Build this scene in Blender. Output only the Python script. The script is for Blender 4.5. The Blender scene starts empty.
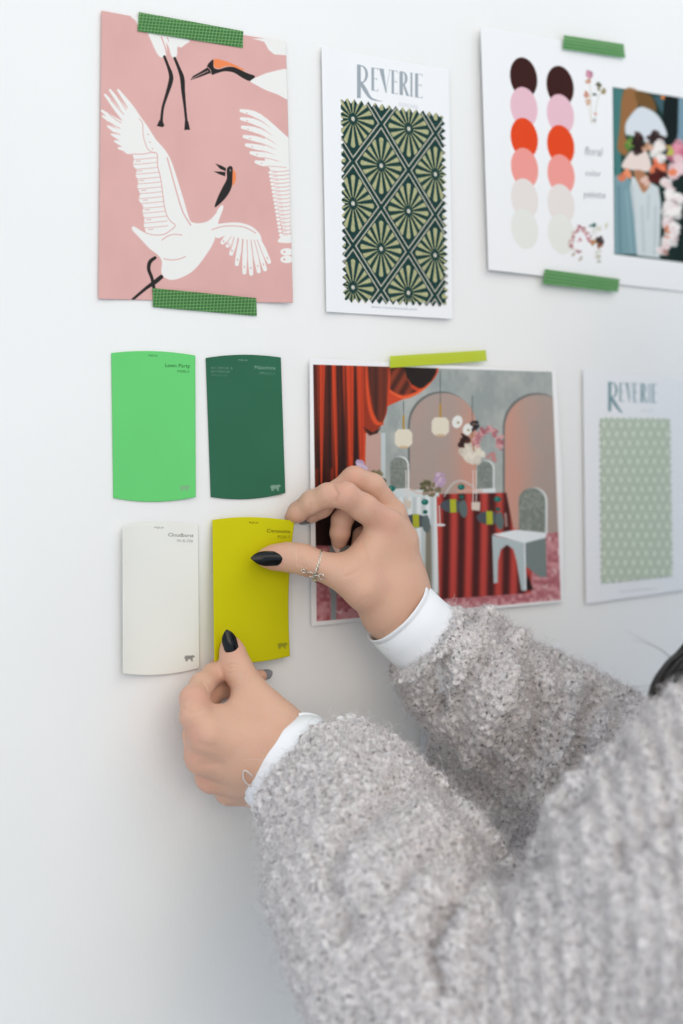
import bpy, math, random
import numpy as np
import openvdb
from mathutils import Vector
random.seed(7); rng = np.random.default_rng(7)
SC = bpy.context.scene
COL = SC.collection

# ------------------------------------------------------------------ camera
TH, PH, F, DIST = math.radians(36), math.radians(3.8), 1526.0, 1.136
W, H = 683, 1024
P0 = np.array([0, 0, 1.45])
fw = np.array([math.sin(TH)*math.cos(PH), math.cos(TH)*math.cos(PH), -math.sin(PH)])
rt = np.array([math.cos(TH), -math.sin(TH), 0.0])
up = np.cross(rt, fw)
CAMP = P0 - fw*DIST
cd = bpy.data.cameras.new('camera'); cam = bpy.data.objects.new('camera', cd); COL.objects.link(cam)
cam.location = CAMP; cam.rotation_euler = (math.pi/2-PH, 0, -TH)
cd.sensor_fit = 'VERTICAL'; cd.sensor_height = 36; cd.lens = F/H*36; cd.clip_start = .05
cd.dof.use_dof = True; cd.dof.focus_distance = 1.065; cd.dof.aperture_fstop = 3.5
SC.camera = cam

# ------------------------------------------------------------------ light
SC.view_settings.view_transform = 'Standard'; SC.view_settings.look = 'None'
SC.view_settings.gamma = 1; SC.view_settings.use_curve_mapping = False
SC.view_settings.exposure = -0.03
wd = bpy.data.worlds.new('world'); SC.world = wd; wd.use_nodes = True
bg = wd.node_tree.nodes['Background']; bg.inputs[0].default_value = (.655, .815, .975, 1); bg.inputs[1].default_value = 1.0
def area(name, loc, look, size, energy, col):
    l = bpy.data.lights.new(name, 'AREA'); l.shape = 'RECTANGLE'; l.size, l.size_y = size; l.energy = energy; l.color = col
    o = bpy.data.objects.new(name, l); COL.objects.link(o); o.location = loc
    o.rotation_euler = (Vector(look)-Vector(loc)).to_track_quat('-Z', 'Y').to_euler(); return o
area('window_light', (-1.55, -2.7, 2.3), (.1, 0, 1.3), (3.0, 2.0), 41, (1, .79, .57))
area('overhead_fill', (.55, -1.3, 3.0), (.35, 0, 1.3), (2.4, 1.3), 13, (1, .82, .62))  # unseen fill standing in for ceiling bounce, added to brighten right wall and shoulders

# ------------------------------------------------------------------ projection helpers (photo pixel <-> place)
def P(px, py, d=0.0):
    """the point d metres in front of the wall seen at a photo pixel"""
    k = fw + (px-341.5)/F*rt - (py-512)/F*up
    return CAMP + k*((-d-CAMP[1])/k[1])
def PX(q):
    v = q-CAMP; z = v@fw
    return 341.5+F*(v@rt)/z, 512-F*(v@up)/z, z
def rm(px, py, d, r):
    q = P(px, py, d); return r*((q-CAMP)@fw)/F

def lin(c):
    c = np.asarray(c, float)/255.0
    return np.where(c <= .04045, c/12.92, ((c+.055)/1.055)**2.4)

# ------------------------------------------------------------------ materials
def mat(name, col=(200, 200, 200), rough=.6, spec=.4, **kw):
    m = bpy.data.materials.new(name); m.use_nodes = True
    b = m.node_tree.nodes['Principled BSDF']
    b.inputs['Base Color'].default_value = (*lin(col), 1); b.inputs['Roughness'].default_value = rough
    b.inputs['Specular IOR Level'].default_value = spec
    for k, v in kw.items(): b.inputs[k].default_value = v
    return m
def node(m, t, **kw):
    n = m.node_tree.nodes.new(t)
    for k, v in kw.items(): setattr(n, k, v)
    return n
def noise_color(m, c1, c2, scale, detail=3, lo=.35, hi=.65, stretch=(1, 1, 1), coord='Object'):
    L = m.node_tree.links; b = m.node_tree.nodes['Principled BSDF']
    tc = node(m, 'ShaderNodeTexCoord'); mp = node(m, 'ShaderNodeMapping'); mp.inputs['Scale'].default_value = stretch
    n = node(m, 'ShaderNodeTexNoise'); n.inputs['Scale'].default_value = scale; n.inputs['Detail'].default_value = detail
    cr = node(m, 'ShaderNodeValToRGB'); cr.color_ramp.elements[0].position = lo; cr.color_ramp.elements[1].position = hi
    cr.color_ramp.elements[0].color = (*lin(c1), 1); cr.color_ramp.elements[1].color = (*lin(c2), 1)
    L.new(tc.outputs[coord], mp.inputs[0]); L.new(mp.outputs[0], n.inputs['Vector']); L.new(n.outputs[0], cr.inputs[0]); L.new(cr.outputs[0], b.inputs['Base Color'])
    return n, mp
def bump(m, scale, strength, dist=.001, stretch=(1, 1, 1), detail=4):
    L = m.node_tree.links; b = m.node_tree.nodes['Principled BSDF']
    tc = node(m, 'ShaderNodeTexCoord'); mp = node(m, 'ShaderNodeMapping'); mp.inputs['Scale'].default_value = stretch
    n = node(m, 'ShaderNodeTexNoise'); n.inputs['Scale'].default_value = scale; n.inputs['Detail'].default_value = detail
    bp = node(m, 'ShaderNodeBump'); bp.inputs['Strength'].default_value = strength; bp.inputs['Distance'].default_value = dist
    L.new(tc.outputs['Object'], mp.inputs[0]); L.new(mp.outputs[0], n.inputs['Vector']); L.new(n.outputs[0], bp.inputs['Height']); L.new(bp.outputs[0], b.inputs['Normal'])

M = {}
M['wall'] = mat('wall_paint', (236, 236, 235), .55, .3); noise_color(M['wall'], (233, 233, 232), (238, 238, 237), 3); bump(M['wall'], 260, .22, .0006, (1.4, 1, .35))
M['floor'] = mat('floor_boards', (170, 174, 178), .5); noise_color(M['floor'], (168, 172, 176), (190, 194, 198), 4, stretch=(1, 9, 1))
M['base'] = mat('baseboard_paint', (238, 238, 236), .4)
def print_mat(name, rough, spec=.4, coat=0., transp=0.):
    m = mat(name, rough=rough, spec=spec); b = m.node_tree.nodes['Principled BSDF']
    a = node(m, 'ShaderNodeAttribute', attribute_name='print'); m.node_tree.links.new(a.outputs['Color'], b.inputs['Base Color'])
    b.inputs['Coat Weight'].default_value = coat; b.inputs['Coat Roughness'].default_value = .25
    if transp:
        out = m.node_tree.nodes['Material Output']; mx = node(m, 'ShaderNodeMixShader'); t = node(m, 'ShaderNodeBsdfTransparent')
        mx.inputs[0].default_value = transp; t.inputs[0].default_value = (.75, .9, .7, 1)
        L = m.node_tree.links; L.new(b.outputs[0], mx.inputs[1]); L.new(t.outputs[0], mx.inputs[2]); L.new(mx.outputs[0], out.inputs[0])
    return m
M['paper'] = print_mat('printed_paper', .8, .1); bump(M['paper'], 900, .05, .0003)
M['gloss'] = print_mat('photo_paper', .5, .2)
M['chip'] = print_mat('paint_chip_card', .7, .15)
M['fabric'] = print_mat('woven_swatch', .9, .1); bump(M['fabric'], 2200, .5, .0006)
M['tape'] = print_mat('washi_tape', .5, .3, transp=.30)
M['skin'] = mat('skin', (226, 178, 150), .5, .35)
b = M['skin'].node_tree.nodes['Principled BSDF']
b.inputs['Subsurface Weight'].default_value = .25; b.inputs['Subsurface Radius'].default_value = (1, .35, .2); b.inputs['Subsurface Scale'].default_value = .004
M['nail'] = mat('black_nail_polish', (6, 6, 8), .14, .35)
M['natnail'] = mat('nail_underside', (128, 126, 130), .3, .5)
M['palenail'] = mat('pale_nail', (226, 196, 186), .3, .5)
M['silver'] = mat('silver', (215, 210, 200), .22, .5, Metallic=1.0)
M['cuff'] = mat('white_shirt_cotton', (240, 243, 247), .8, .15); bump(M['cuff'], 1500, .3, .0003)
M['hair'] = mat('black_hair', (22, 18, 17), .3, .6)
M['trouser'] = mat('denim', (58, 66, 84), .85); noise_color(M['trouser'], (50, 58, 76), (70, 78, 98), 300)
M['shoe'] = mat('shoe_leather', (235, 233, 228), .45)
M['elastic'] = mat('clear_elastic', (236, 222, 212), .25, .5, **{'Transmission Weight': .35})
M['eye'] = mat('eye_white', (235, 232, 228), .15)

# ------------------------------------------------------------------ object helpers
def tag(o, label=None, cat=None, group=None, kind=None):
    if label: o['label'] = label
    if cat: o['category'] = cat
    if group: o['group'] = group
    if kind: o['kind'] = kind
    return o
def link(name, me, m=None, parent=None):
    o = bpy.data.objects.new(name, me); COL.objects.link(o)
    if m is not None: me.materials.append(m)
    if parent is not None: o.parent = parent; o.matrix_parent_inverse = parent.matrix_world.inverted()
    return o
def np_mesh(name, V, faces, smooth=True):
    """faces: list of int arrays (n,3) / (n,4)"""
    me = bpy.data.meshes.new(name); V = np.asarray(V, np.float32)
    me.vertices.add(len(V)); me.vertices.foreach_set('co', V.ravel())
    idx = np.concatenate([f.ravel() for f in faces]).astype(np.int32)
    cnt = np.concatenate([np.full(len(f), f.shape[1], np.int32) for f in faces])
    me.loops.add(len(idx)); me.loops.foreach_set('vertex_index', idx)
    me.polygons.add(len(cnt)); st = np.concatenate([[0], np.cumsum(cnt)[:-1]]).astype(np.int32)
    me.polygons.foreach_set('loop_start', st)
    me.update(calc_edges=True)
    me.polygons.foreach_set('use_smooth', np.full(len(cnt), smooth))
    return me
def center(o, c):
    """move the object's origin to c without moving the geometry"""
    c = np.asarray(c, float); me = o.data
    V = np.empty(len(me.vertices)*3, np.float32); me.vertices.foreach_get('co', V)
    V = V.reshape(-1, 3)-c.astype(np.float32); me.vertices.foreach_set('co', V.ravel()); o.location = c; me.update(); bpy.context.view_layer.update()
def box(name, lo, hi, m, parent=None):
    lo, hi = np.array(lo, float), np.array(hi, float)
    V = np.array([[x, y, z] for x in (0, 1) for y in (0, 1) for z in (0, 1)])*(hi-lo)+lo
    Fc = np.array([[0, 1, 3, 2], [4, 6, 7, 5], [0, 4, 5, 1], [2, 3, 7, 6], [0, 2, 6, 4], [1, 5, 7, 3]])
    return link(name, np_mesh(name, V, [Fc], False), m, parent)
def catmull(pts, n=8, closed=False):
    p = np.asarray(pts, float); N = len(p); out = []
    rngi = range(N if closed else N-1)
    for i in rngi:
        if closed: a, b, c, d = p[(i-1) % N], p[i], p[(i+1) % N], p[(i+2) % N]
        else: a, b, c, d = p[max(i-1, 0)], p[i], p[i+1], p[min(i+2, N-1)]
        for t in np.arange(n)/n:
            out.append(.5*((2*b)+(c-a)*t+(2*a-5*b+4*c-d)*t*t+(3*b-a-3*c+d)*t**3))
    if not closed: out.append(p[-1])
    return np.array(out)
def tube_geo(path, rad, n=8, closed=False):
    path = np.asarray(path, float); N = len(path); rad = np.broadcast_to(rad, (N,))
    T = np.roll(path, -1, 0)-np.roll(path, 1, 0) if closed else np.gradient(path, axis=0)
    T /= np.linalg.norm(T, axis=1)[:, None]+1e-12
    u = np.cross(T[0], [.3, .2, .9]); u /= np.linalg.norm(u); V = []
    for i in range(N):
        u = u-T[i]*(u@T[i]); u /= np.linalg.norm(u); w = np.cross(T[i], u)
        for k in range(n):
            a = 2*math.pi*k/n; V.append(path[i]+rad[i]*(u*math.cos(a)+w*math.sin(a)))
    V = np.array(V); Q = []
    for i in range(N if closed else N-1):
        j = (i+1) % N
        for k in range(n): Q.append([i*n+k, i*n+(k+1) % n, j*n+(k+1) % n, j*n+k])
    T3 = []
    if not closed:
        V = np.vstack([V, path[0], path[-1]]); a = len(V)-2
        for k in range(n): T3.append([a, (k+1) % n, k]); T3.append([a+1, (N-1)*n+k, (N-1)*n+(k+1) % n])
    return V, np.array(Q), np.array(T3).reshape(-1, 3)
def merge(gs):
    V, Q, T = [], [], []; o = 0
    for v, q, t in gs:
        V.append(v); Q.append(q+o); T.append(t+o); o += len(v)
    return np.vstack(V), np.vstack(Q).astype(int), np.vstack(T).astype(int)
def tubes(name, gs, m, parent=None):
    V, Q, T = merge(gs)
    return link(name, np_mesh(name, V, [Q, T] if len(T) else [Q]), m, parent)

# ------------------------------------------------------------------ structure
box('wall_back', (-2.2, 0, 0), (2.6, .12, 2.9), M['wall']); tag(bpy.data.objects['wall_back'], kind='structure')
box('floor', (-2.2, -3.0, -.1), (2.6, .12, 0), M['floor']); tag(bpy.data.objects['floor'], kind='structure')
box('baseboard_back', (-2.2, -.015, 0), (2.6, 0, .11), M['base']); tag(bpy.data.objects['baseboard_back'], kind='structure')

# ------------------------------------------------------------------ print painter: works in photo pixels over a sheet's own vertices
class Paint:
    def __init__(s, px, py, base):
        s.x, s.y = px.ravel(), py.ravel(); s.c = np.tile(np.asarray(base, float), (len(s.x), 1)); s.o = (0, 0, 1)
    def at(s, ox, oy, k): s.o = (ox, oy, k); return s
    def m(s, pts):
        p = np.asarray(pts, float); return p/s.o[2]+np.array(s.o[:2])
    def blend(s, idx, a, col): s.c[idx] = s.c[idx]*(1-a[:, None])+np.asarray(col, float)*a[:, None]
    def poly(s, pts, col, soft=.5, alpha=1., smooth=0):
        p = s.m(pts)
        if smooth: p = catmull(p, smooth, True)
        lo, hi = p.min(0)-2*soft-.5, p.max(0)+2*soft+.5
        I = np.where((s.x > lo[0]) & (s.x < hi[0]) & (s.y > lo[1]) & (s.y < hi[1]))[0]
        if not len(I): return
        x, y = s.x[I], s.y[I]; ins = np.zeros(len(I), bool); dm = np.full(len(I), 1e9)
        for i in range(len(p)):
            x1, y1 = p[i-1]; x2, y2 = p[i]; dx, dy = x2-x1, y2-y1
            if abs(dy) > 1e-9:
                c = ((y1 > y) != (y2 > y)) & (x < dx*(y-y1)/dy+x1); ins ^= c
            t = np.clip(((x-x1)*dx+(y-y1)*dy)/(dx*dx+dy*dy+1e-12), 0, 1)
            dm = np.minimum(dm, np.hypot(x-x1-t*dx, y-y1-t*dy))
        sd = np.where(ins, -dm, dm); a = np.clip(.5-sd/(2*soft), 0, 1)*alpha
        s.blend(I, a, col)
    def line(s, pts, w, col, soft=.4, alpha=1., smooth=0):
        p = s.m(pts); w = np.broadcast_to(np.asarray(w, float), (len(p),))/s.o[2]
        if smooth:
            q = catmull(np.column_stack([p, w]), smooth); p, w = q[:, :2], q[:, 2]
        mw = w.max()+soft*2; lo, hi = p.min(0)-mw, p.max(0)+mw
        I = np.where((s.x > lo[0]) & (s.x < hi[0]) & (s.y > lo[1]) & (s.y < hi[1]))[0]
        if not len(I): return
        x, y = s.x[I], s.y[I]; sd = np.full(len(I), 1e9)
        for i in range(1, len(p)):
            x1, y1 = p[i-1]; dx, dy = p[i]-p[i-1]
            t = np.clip(((x-x1)*dx+(y-y1)*dy)/(dx*dx+dy*dy+1e-12), 0, 1)
            sd = np.minimum(sd, np.hypot(x-x1-t*dx, y-y1-t*dy)-(w[i-1]+(w[i]-w[i-1])*t)/2)
        s.blend(I, np.clip(.5-sd/(2*soft), 0, 1)*alpha, col)
    def ell(s, cx, cy, rx, ry, col, rot=0, soft=.4, alpha=1.):
        a = np.linspace(0, 2*math.pi, 28, endpoint=False); c, d = math.cos(rot), math.sin(rot)
        X, Y = rx*np.cos(a), ry*np.sin(a); s.poly(np.column_stack([cx+X*c-Y*d, cy+X*d+Y*c]), col, soft, alpha)
    def shade(s, pts, fn, soft=.5):
        """recolour inside a polygon with fn(x,y)->colour, x and y in the current drawing units"""
        keep = s.c.copy(); s.poly(pts, (1000, 0, 0), soft)
        a = np.clip((s.c[:, 0]-keep[:, 0])/(1000-keep[:, 0]), 0, 1); I = np.where(a > 0)[0]; s.c = keep
        x = (s.x[I]-s.o[0])*s.o[2]; y = (s.y[I]-s.o[1])*s.o[2]
        s.c[I] = s.c[I]*(1-a[I, None])+fn(x, y)*a[I, None]
def mixc(a, b, t): t = np.clip(t, 0, 1)[:, None]; return np.asarray(a, float)*(1-t)+np.asarray(b, float)*t
def vnoise(x, y, z=0., seed=0):
    x, y = np.asarray(x, float), np.asarray(y, float); z = np.zeros_like(x)+z
    xi, yi, zi = np.floor(x).astype(np.int64), np.floor(y).astype(np.int64), np.floor(z).astype(np.int64)
    fx, fy, fz = x-xi, y-yi, z-zi; fx, fy, fz = [f*f*(3-2*f) for f in (fx, fy, fz)]
    def h(a, b, c):
        n = (a*73856093) ^ (b*19349663) ^ (c*83492791) ^ (seed*2654435)
        n = (n ^ (n >> 13))*1274126177 & 0x7fffffff; n = (n ^ (n >> 11))*668265263 & 0x7fffffff
        return (n & 0xffff)/65535.
    r = 0
    for a in (0, 1):
        for b_ in (0, 1):
            for c in (0, 1):
                r = r+h(xi+a, yi+b_, zi+c)*np.where(a, fx, 1-fx)*np.where(b_, fy, 1-fy)*np.where(c, fz, 1-fz)
    return r

GAIN = .97
def sheet(name, corners, ds, paint, m, step=.5, thick=.0003, dd=None, warp=None, base=(238, 238, 239), parent=None, texts=()):
    """a sheet of paper. corners tl,tr,br,bl in photo pixels, ds their distances from the wall, dd(u,v) extra distance, warp(u,v) moves (u,v)"""
    c = [P(x, y, d) for (x, y), d in zip(corners, ds)]
    wpx = math.dist(corners[0], corners[1]); hpx = math.dist(corners[0], corners[3])
    nu, nv = max(int(wpx/step), 2)+1, max(int(hpx/step), 2)+1
    u, v = np.meshgrid(np.linspace(0, 1, nu), np.linspace(0, 1, nv))
    uu, vv = (u, v) if warp is None else warp(u, v)
    U, Vv = uu[..., None], vv[..., None]
    S = (c[0]*(1-U)+c[1]*U)*(1-Vv)+(c[3]*(1-U)+c[2]*U)*Vv
    if dd is not None: S[..., 1] -= dd(u, v)
    S = S.reshape(-1, 3); px, py, _ = PX(S)
    pt = Paint(px, py, base)
    if paint: paint(pt, S)
    n = nu*nv; B = S.copy(); B[:, 1] += thick
    i = np.arange(n).reshape(nv, nu)
    q = np.stack([i[:-1, :-1], i[1:, :-1], i[1:, 1:], i[:-1, 1:]], -1).reshape(-1, 4)
    qb = (q+n)[:, ::-1]
    loop = np.concatenate([i[0, :], i[1:, -1], i[-1, -2::-1], i[-2:0:-1, 0]]); l2 = np.roll(loop, -1)
    rim = np.stack([loop, l2, l2+n, loop+n], -1)
    V = np.vstack([S, B]); C = np.clip(lin(np.vstack([pt.c, np.tile(np.asarray(base, float), (n, 1))]))*GAIN, 0, 1)
    Fs = [np.vstack([q, qb, rim])]
    for (s, x, y, hgt, col, xs, ang, align) in texts:
        tv, tf = text_geo(s, hgt, xs, align)
        if not len(tf): continue
        ca, sa = math.cos(ang), math.sin(ang)
        X = x+tv[:, 0]*ca+tv[:, 1]*sa; Y = y+tv[:, 0]*sa-tv[:, 1]*ca
        k = np.argmin((px[:, None]-X.mean())**2+(py[:, None]-Y.mean())**2) if False else None
        pos = []
        for a, b_ in zip(X, Y):
            j = np.argmin((px-a)**2+(py-b_)**2); pos.append(P(a, b_, -S[j, 1]+.00012))
        Fs.append(tf+len(V)); V = np.vstack([V, pos]); C = np.vstack([C, np.tile(lin(col)*GAIN, (len(pos), 1))])
    me = np_mesh(name, V, Fs); o = link(name, me, m, parent)
    at = me.color_attributes.new('print', 'FLOAT_COLOR', 'POINT')
    at.data.foreach_set('color', np.column_stack([C, np.ones(len(C))]).astype(np.float32).ravel())
    if parent is None: center(o, S.mean(0))
    return o
_tc = {}
def text_geo(s, hgt, xs, align):
    cu = bpy.data.curves.new('t', 'FONT'); cu.body = s; cu.size = hgt/.7; cu.align_x = align; cu.resolution_u = 2
    ob = bpy.data.objects.new('t', cu); COL.objects.link(ob); dg = bpy.context.evaluated_depsgraph_get()
    me = bpy.data.meshes.new_from_object(ob.evaluated_get(dg)); me.calc_loop_triangles()
    v = np.array([q.co[:2] for q in me.vertices]).reshape(-1, 2); f = np.array([t.vertices[:] for t in me.loop_triangles]).reshape(-1, 3)
    bpy.data.objects.remove(ob); bpy.data.curves.remove(cu); bpy.data.meshes.remove(me)
    if len(v): v[:, 0] *= xs
    if len(f):
        a = v[f]; ar = (a[:, 1, 0]-a[:, 0, 0])*(a[:, 2, 1]-a[:, 0, 1])-(a[:, 1, 1]-a[:, 0, 1])*(a[:, 2, 0]-a[:, 0, 0])
        f[ar < 0] = f[ar < 0][:, ::-1]
    return v, f

# ------------------------------------------------------------------ crane poster
PINK = (219, 172, 167); WHT = (235, 234, 230); BLK = (46, 44, 44); ORG = (238, 138, 88)
def crane(p, S):
    p.at(90, 0, 3.2)
    # wash of the pink ground
    n = vnoise(p.x/26, p.y/40)+.5*vnoise(p.x/9, p.y/14); p.c += ((n-.75)*5)[:, None]
    LN = lambda pts, w=3.: p.line(pts, w, PINK, .35, smooth=4)
    # white shapes at the top
    p.poly([(128, 30), (131, 54), (146, 66), (158, 92), (330, 120), (330, 60)], WHT)
    p.poly([(187, 100), (200, 140), (214, 170), (226, 183), (241, 180), (246, 160), (236, 112)], WHT, smooth=3)
    p.poly([(238, 112), (252, 150), (260, 178), (272, 187), (279, 172), (280, 150), (292, 152), (305, 142), (320, 130), (300, 112)], WHT, smooth=3)
    LN([(228, 118), (240, 150), (246, 176)], 4); LN([(252, 132), (247, 120)], 2.5)
    p.poly([(520, 124), (545, 130), (558, 134), (572, 160), (590, 174), (640, 178), (640, 120)], WHT)
    # top legs
    p.line([(238, 181), (250, 212), (259, 240), (258, 262), (245, 305), (233, 345), (228, 392)], [8, 9, 13, 14, 10, 8, 9], BLK, smooth=4)
    p.poly([(222, 385), (232, 386), (238, 402), (232, 407), (214, 403)], BLK)
    p.line([(271, 186), (285, 220), (295, 250), (298, 290), (304, 345), (309, 395)], [8, 10, 14, 12, 8, 8], BLK, smooth=4)
    p.poly([(304, 386), (314, 388), (320, 415), (302, 416)], BLK)
    # flying head
    p.poly([(322, 256), (330, 243), (350, 232), (374, 217), (382, 224), (384, 234), (350, 247)], BLK)
    p.line([(327, 252), (350, 240), (380, 226)], 2, PINK)
    p.poly([(374, 213), (392, 191), (396, 198), (396, 216), (412, 222), (440, 214), (468, 216), (490, 228), (508, 236), (528, 244), (512, 259), (486, 248), (460, 232), (430, 228), (404, 235), (388, 238)], BLK, smooth=3)
    p.poly([(398, 189), (425, 193), (460, 206), (494, 224), (482, 224), (460, 214), (438, 211), (412, 219), (397, 213)], ORG, smooth=3)
    p.line([(376, 214), (386, 225), (388, 238)], 2, PINK)
    p.poly([(513, 259), (545, 242), (580, 230), (640, 226), (640, 315), (600, 302), (560, 287), (532, 272)], WHT, smooth=3)
    # right-hand wing (cut off by the edge)
    p.poly([(560, 392), (600, 422), (640, 452), (645, 775), (612, 770), (606, 765), (618, 742), (608, 700), (598, 650), (592, 620), (584, 570), (574, 536), (560, 530), (560, 430)], WHT)
    for k, (x, y) in enumerate([(480, 354), (481, 380), (484, 407), (490, 437), (497, 464), (512, 489), (528, 518)]):
        p.line([(x+4, y), ((x+600)/2, y+18-k*2), (630, 446+k*13)], [11, 19, 14], WHT, smooth=4)
        LN([(x+30, y+24-k*1.5), ((x+620)/2, y+34-k*3.4), (628, 458+k*13)], 2.2)
        p.ell(x+22, y+7-k*.4, 3.4, 1.4, PINK, .2)
    for k in range(17):
        y = 546+k*12.5; x = 578+k*2.1
        LN([(x-4, y), (x+30, y+3), (640, y-1)], 2.4)
        p.line([(x+6, y+6), (x+20, y+6)], 1.6, PINK)
        p.ell(x-1, y+6, 6, 5, WHT)
    p.poly([(600, 772), (615, 758), (645, 758), (645, 776), (615, 777)], WHT, smooth=3)
    for y in (806, 830): p.ell(630, y, 21, 12, WHT); p.ell(622, y, 4, 3, PINK)
    # big crane: wing, body, right wing
    for a, b_, c in [((90, 288), (135, 350), (175, 420)), ((64, 288), (110, 350), (150, 410)), ((48, 303), (95, 360), (140, 410)), ((38, 354), (85, 388), (140, 420)), ((42, 372), (80, 395), (130, 430)),
                     ((58, 404), (95, 425), (140, 440)), ((70, 430), (105, 445), (140, 455)), ((80, 452), (110, 462), (150, 470)), ((92, 474), (120, 478), (150, 480))]:
        p.line([a, b_, c], [7, 19, 24], WHT, smooth=5)
    for a, b_, c in [((82, 300), (115, 350), (140, 385)), ((66, 320), (95, 352), (125, 384)), ((62, 366), (90, 388), (115, 398)), ((60, 390), (90, 408), (112, 415)), ((80, 424), (104, 434), (118, 436))]: LN([a, b_, c], 2.6)
    p.poly([(128, 340), (160, 372), (185, 405), (210, 445), (242, 482), (262, 520), (280, 575), (300, 640), (318, 700), (330, 712), (352, 714), (380, 706), (402, 684), (410, 668), (424, 656), (426, 668), (416, 695), (410, 714),
            (398, 770), (370, 818), (335, 862), (300, 885), (262, 896), (236, 886), (228, 868), (230, 836), (216, 815), (190, 795), (165, 768), (150, 752), (134, 734), (140, 724), (160, 736), (178, 744),
            (172, 720), (174, 700), (168, 680), (170, 660), (156, 640), (160, 620), (152, 600), (154, 580), (146, 560), (150, 545), (138, 530), (140, 510), (134, 494), (112, 488), (96, 440), (104, 380)], WHT, smooth=3)
    LN([(158, 380), (168, 395), (170, 430), (176, 455), (186, 478), (206, 490)], 2.6)
    for q in ((186, 430), (192, 455), (200, 476)): p.ell(q[0], q[1], 2.5, 2, PINK)
    LN([(134, 493), (170, 493), (212, 489), (216, 530), (226, 570), (234, 630), (238, 660), (246, 690), (258, 708), (273, 722), (256, 738), (236, 750), (205, 752), (178, 745)], 3)
    for k in range(15):
        y = 508+k*15.6; xl = 137+k*2.9; xr = 213+k*2.6
        LN([(xl-4, y+3), ((xl+xr)/2, y), (xr, y-4)], 2.3)
        if k % 2 == 0: p.line([(xl+10, y+8), (xl+24, y+7)], 2, (196, 120, 112), alpha=.7)
    LN([(247, 505), (262, 560), (280, 625), (298, 680), (322, 720)], 4)
    LN([(230, 768), (248, 756), (268, 750), (294, 752)], 3.2); LN([(236, 828), (262, 832), (288, 828), (305, 821)], 3.2)
    p.poly([(392, 724), (430, 714), (475, 712), (512, 722), (536, 740), (548, 760), (540, 775), (480, 762), (440, 752), (405, 762)], WHT, smooth=3)
    for (a, b_) in [((446, 750), (424, 776)), ((456, 752), (440, 786)), ((468, 755), (452, 812)), ((482, 758), (470, 845)), ((496, 760), (494, 872)), ((508, 762), (516, 876)), ((520, 764), (540, 868)), ((530, 764), (560, 862)), ((538, 760), (573, 838))]:
        a, b_ = np.array(a), np.array(b_); p.line([a, (a+b_)/2, b_], [10, 17, 13], WHT)
        c = b_-(b_-a)*.16; p.ell(c[0], c[1], 1.8, 4, PINK)
    for (a, b_) in [((451, 758), (434, 784)), ((461, 762), (450, 800)), ((476, 766), (462, 830)), ((490, 768), (483, 860)), ((503, 768), (505, 868)), ((515, 768), (528, 866)), ((526, 768), (550, 862)), ((535, 768), (566, 848))]: p.line([a, b_], 2.3, PINK)
    LN([(390, 735), (430, 724), (490, 726), (530, 746)], 3.2)
    # neck and head
    p.poly([(399, 663), (408, 634), (424, 600), (438, 572), (436, 545), (446, 532), (456, 536), (457, 560), (455, 592), (442, 622), (420, 648)], BLK, smooth=3)
    p.poly([(457, 540), (467, 556), (467, 575), (460, 592), (455, 592)], ORG)
    p.poly([(402, 524), (420, 530), (435, 538), (434, 548), (416, 540)], BLK); p.poly([(397, 549), (416, 549), (434, 551), (432, 564), (415, 558)], BLK)
    p.line([(437, 535), (436, 565)], 2.4, PINK); p.ell(449, 545, 2.4, 3.6, (190, 180, 178)); p.ell(449, 545, 1.2, 2, BLK)
    # crossed feet
    p.line([(208, 825), (192, 838), (188, 862), (198, 890), (206, 930)], [10, 12, 11, 10, 10], BLK, smooth=4)
    p.line([(228, 886), (206, 904), (180, 922), (137, 958)], [13, 14, 10, 8], BLK, smooth=3)
sheet('art_print', [(101, 11), (285, 42), (291, 303), (98, 299)], (.001, .0012, .0012, .001), crane, M['paper'], .5,
      dd=lambda u, v: .0025*np.exp(-((1-u)/.12)**2)*(.4+.6*v)+.001*np.exp(-(u/.1)**2), base=PINK)
tag(bpy.data.objects['art_print'], 'dusty pink print of white flying cranes with black legs, taped to the white wall', 'print')

# ------------------------------------------------------------------ tapes
def tape(name, corners, ds, paint, base, label, step=.5):
    o = sheet(name, corners, ds, paint, M['tape'], step, .00008, base=base, dd=lambda u, v: .0002*np.sin(u*5)); tag(o, label, 'tape'); return o
def grid_tape(c):
    a, b_, d = np.array(c[0], float), np.array(c[1], float), np.array(c[3], float)
    def f(p, S):
        e = b_-a; L = np.hypot(*e); h = d-a; hh = np.hypot(*h)
        s = ((p.x-a[0])*e[0]+(p.y-a[1])*e[1])/L; t = ((p.x-a[0])*h[0]+(p.y-a[1])*h[1])/hh
        g = np.minimum(np.abs((s/3.4) % 1-.5)*3.4, np.abs((t/3.2) % 1-.5)*3.2)
        k = np.clip(1-(g-.05)/.6, 0, 1)*.8; p.c = p.c*(1-k[:, None])+np.array((168, 214, 140))*k[:, None]
    return f
def stripe_tape(c):
    a, b_, d = np.array(c[0], float), np.array(c[1], float), np.array(c[3], float)
    def f(p, S):
        e = b_-a; L = np.hypot(*e); nx, ny = -e[1]/L, e[0]/L
        t = (p.x-a[0])*nx+(p.y-a[1])*ny; k = .5+.5*np.cos(t*2*math.pi/3.3)
        p.c = mixc((52, 124, 62), (146, 192, 130), k)
    return f
c1 = [(139, 12), (243.5, 31), (243, 48), (137.5, 31)]
tape('washi_tape', c1, (.0018,)*4, grid_tape(c1), (60, 122, 64), 'green grid-patterned tape strip across the top edge of the pink crane print')
c2 = [(152.5, 288), (256.5, 298), (257, 316), (153, 307)]
tape('washi_tape', c2, (.0022, .003, .0015, .0012), grid_tape(c2), (60, 122, 64), 'green grid-patterned tape strip across the bottom edge of the pink crane print')
c3 = [(564, 35), (624, 44), (625.5, 58), (563, 49)]
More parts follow.
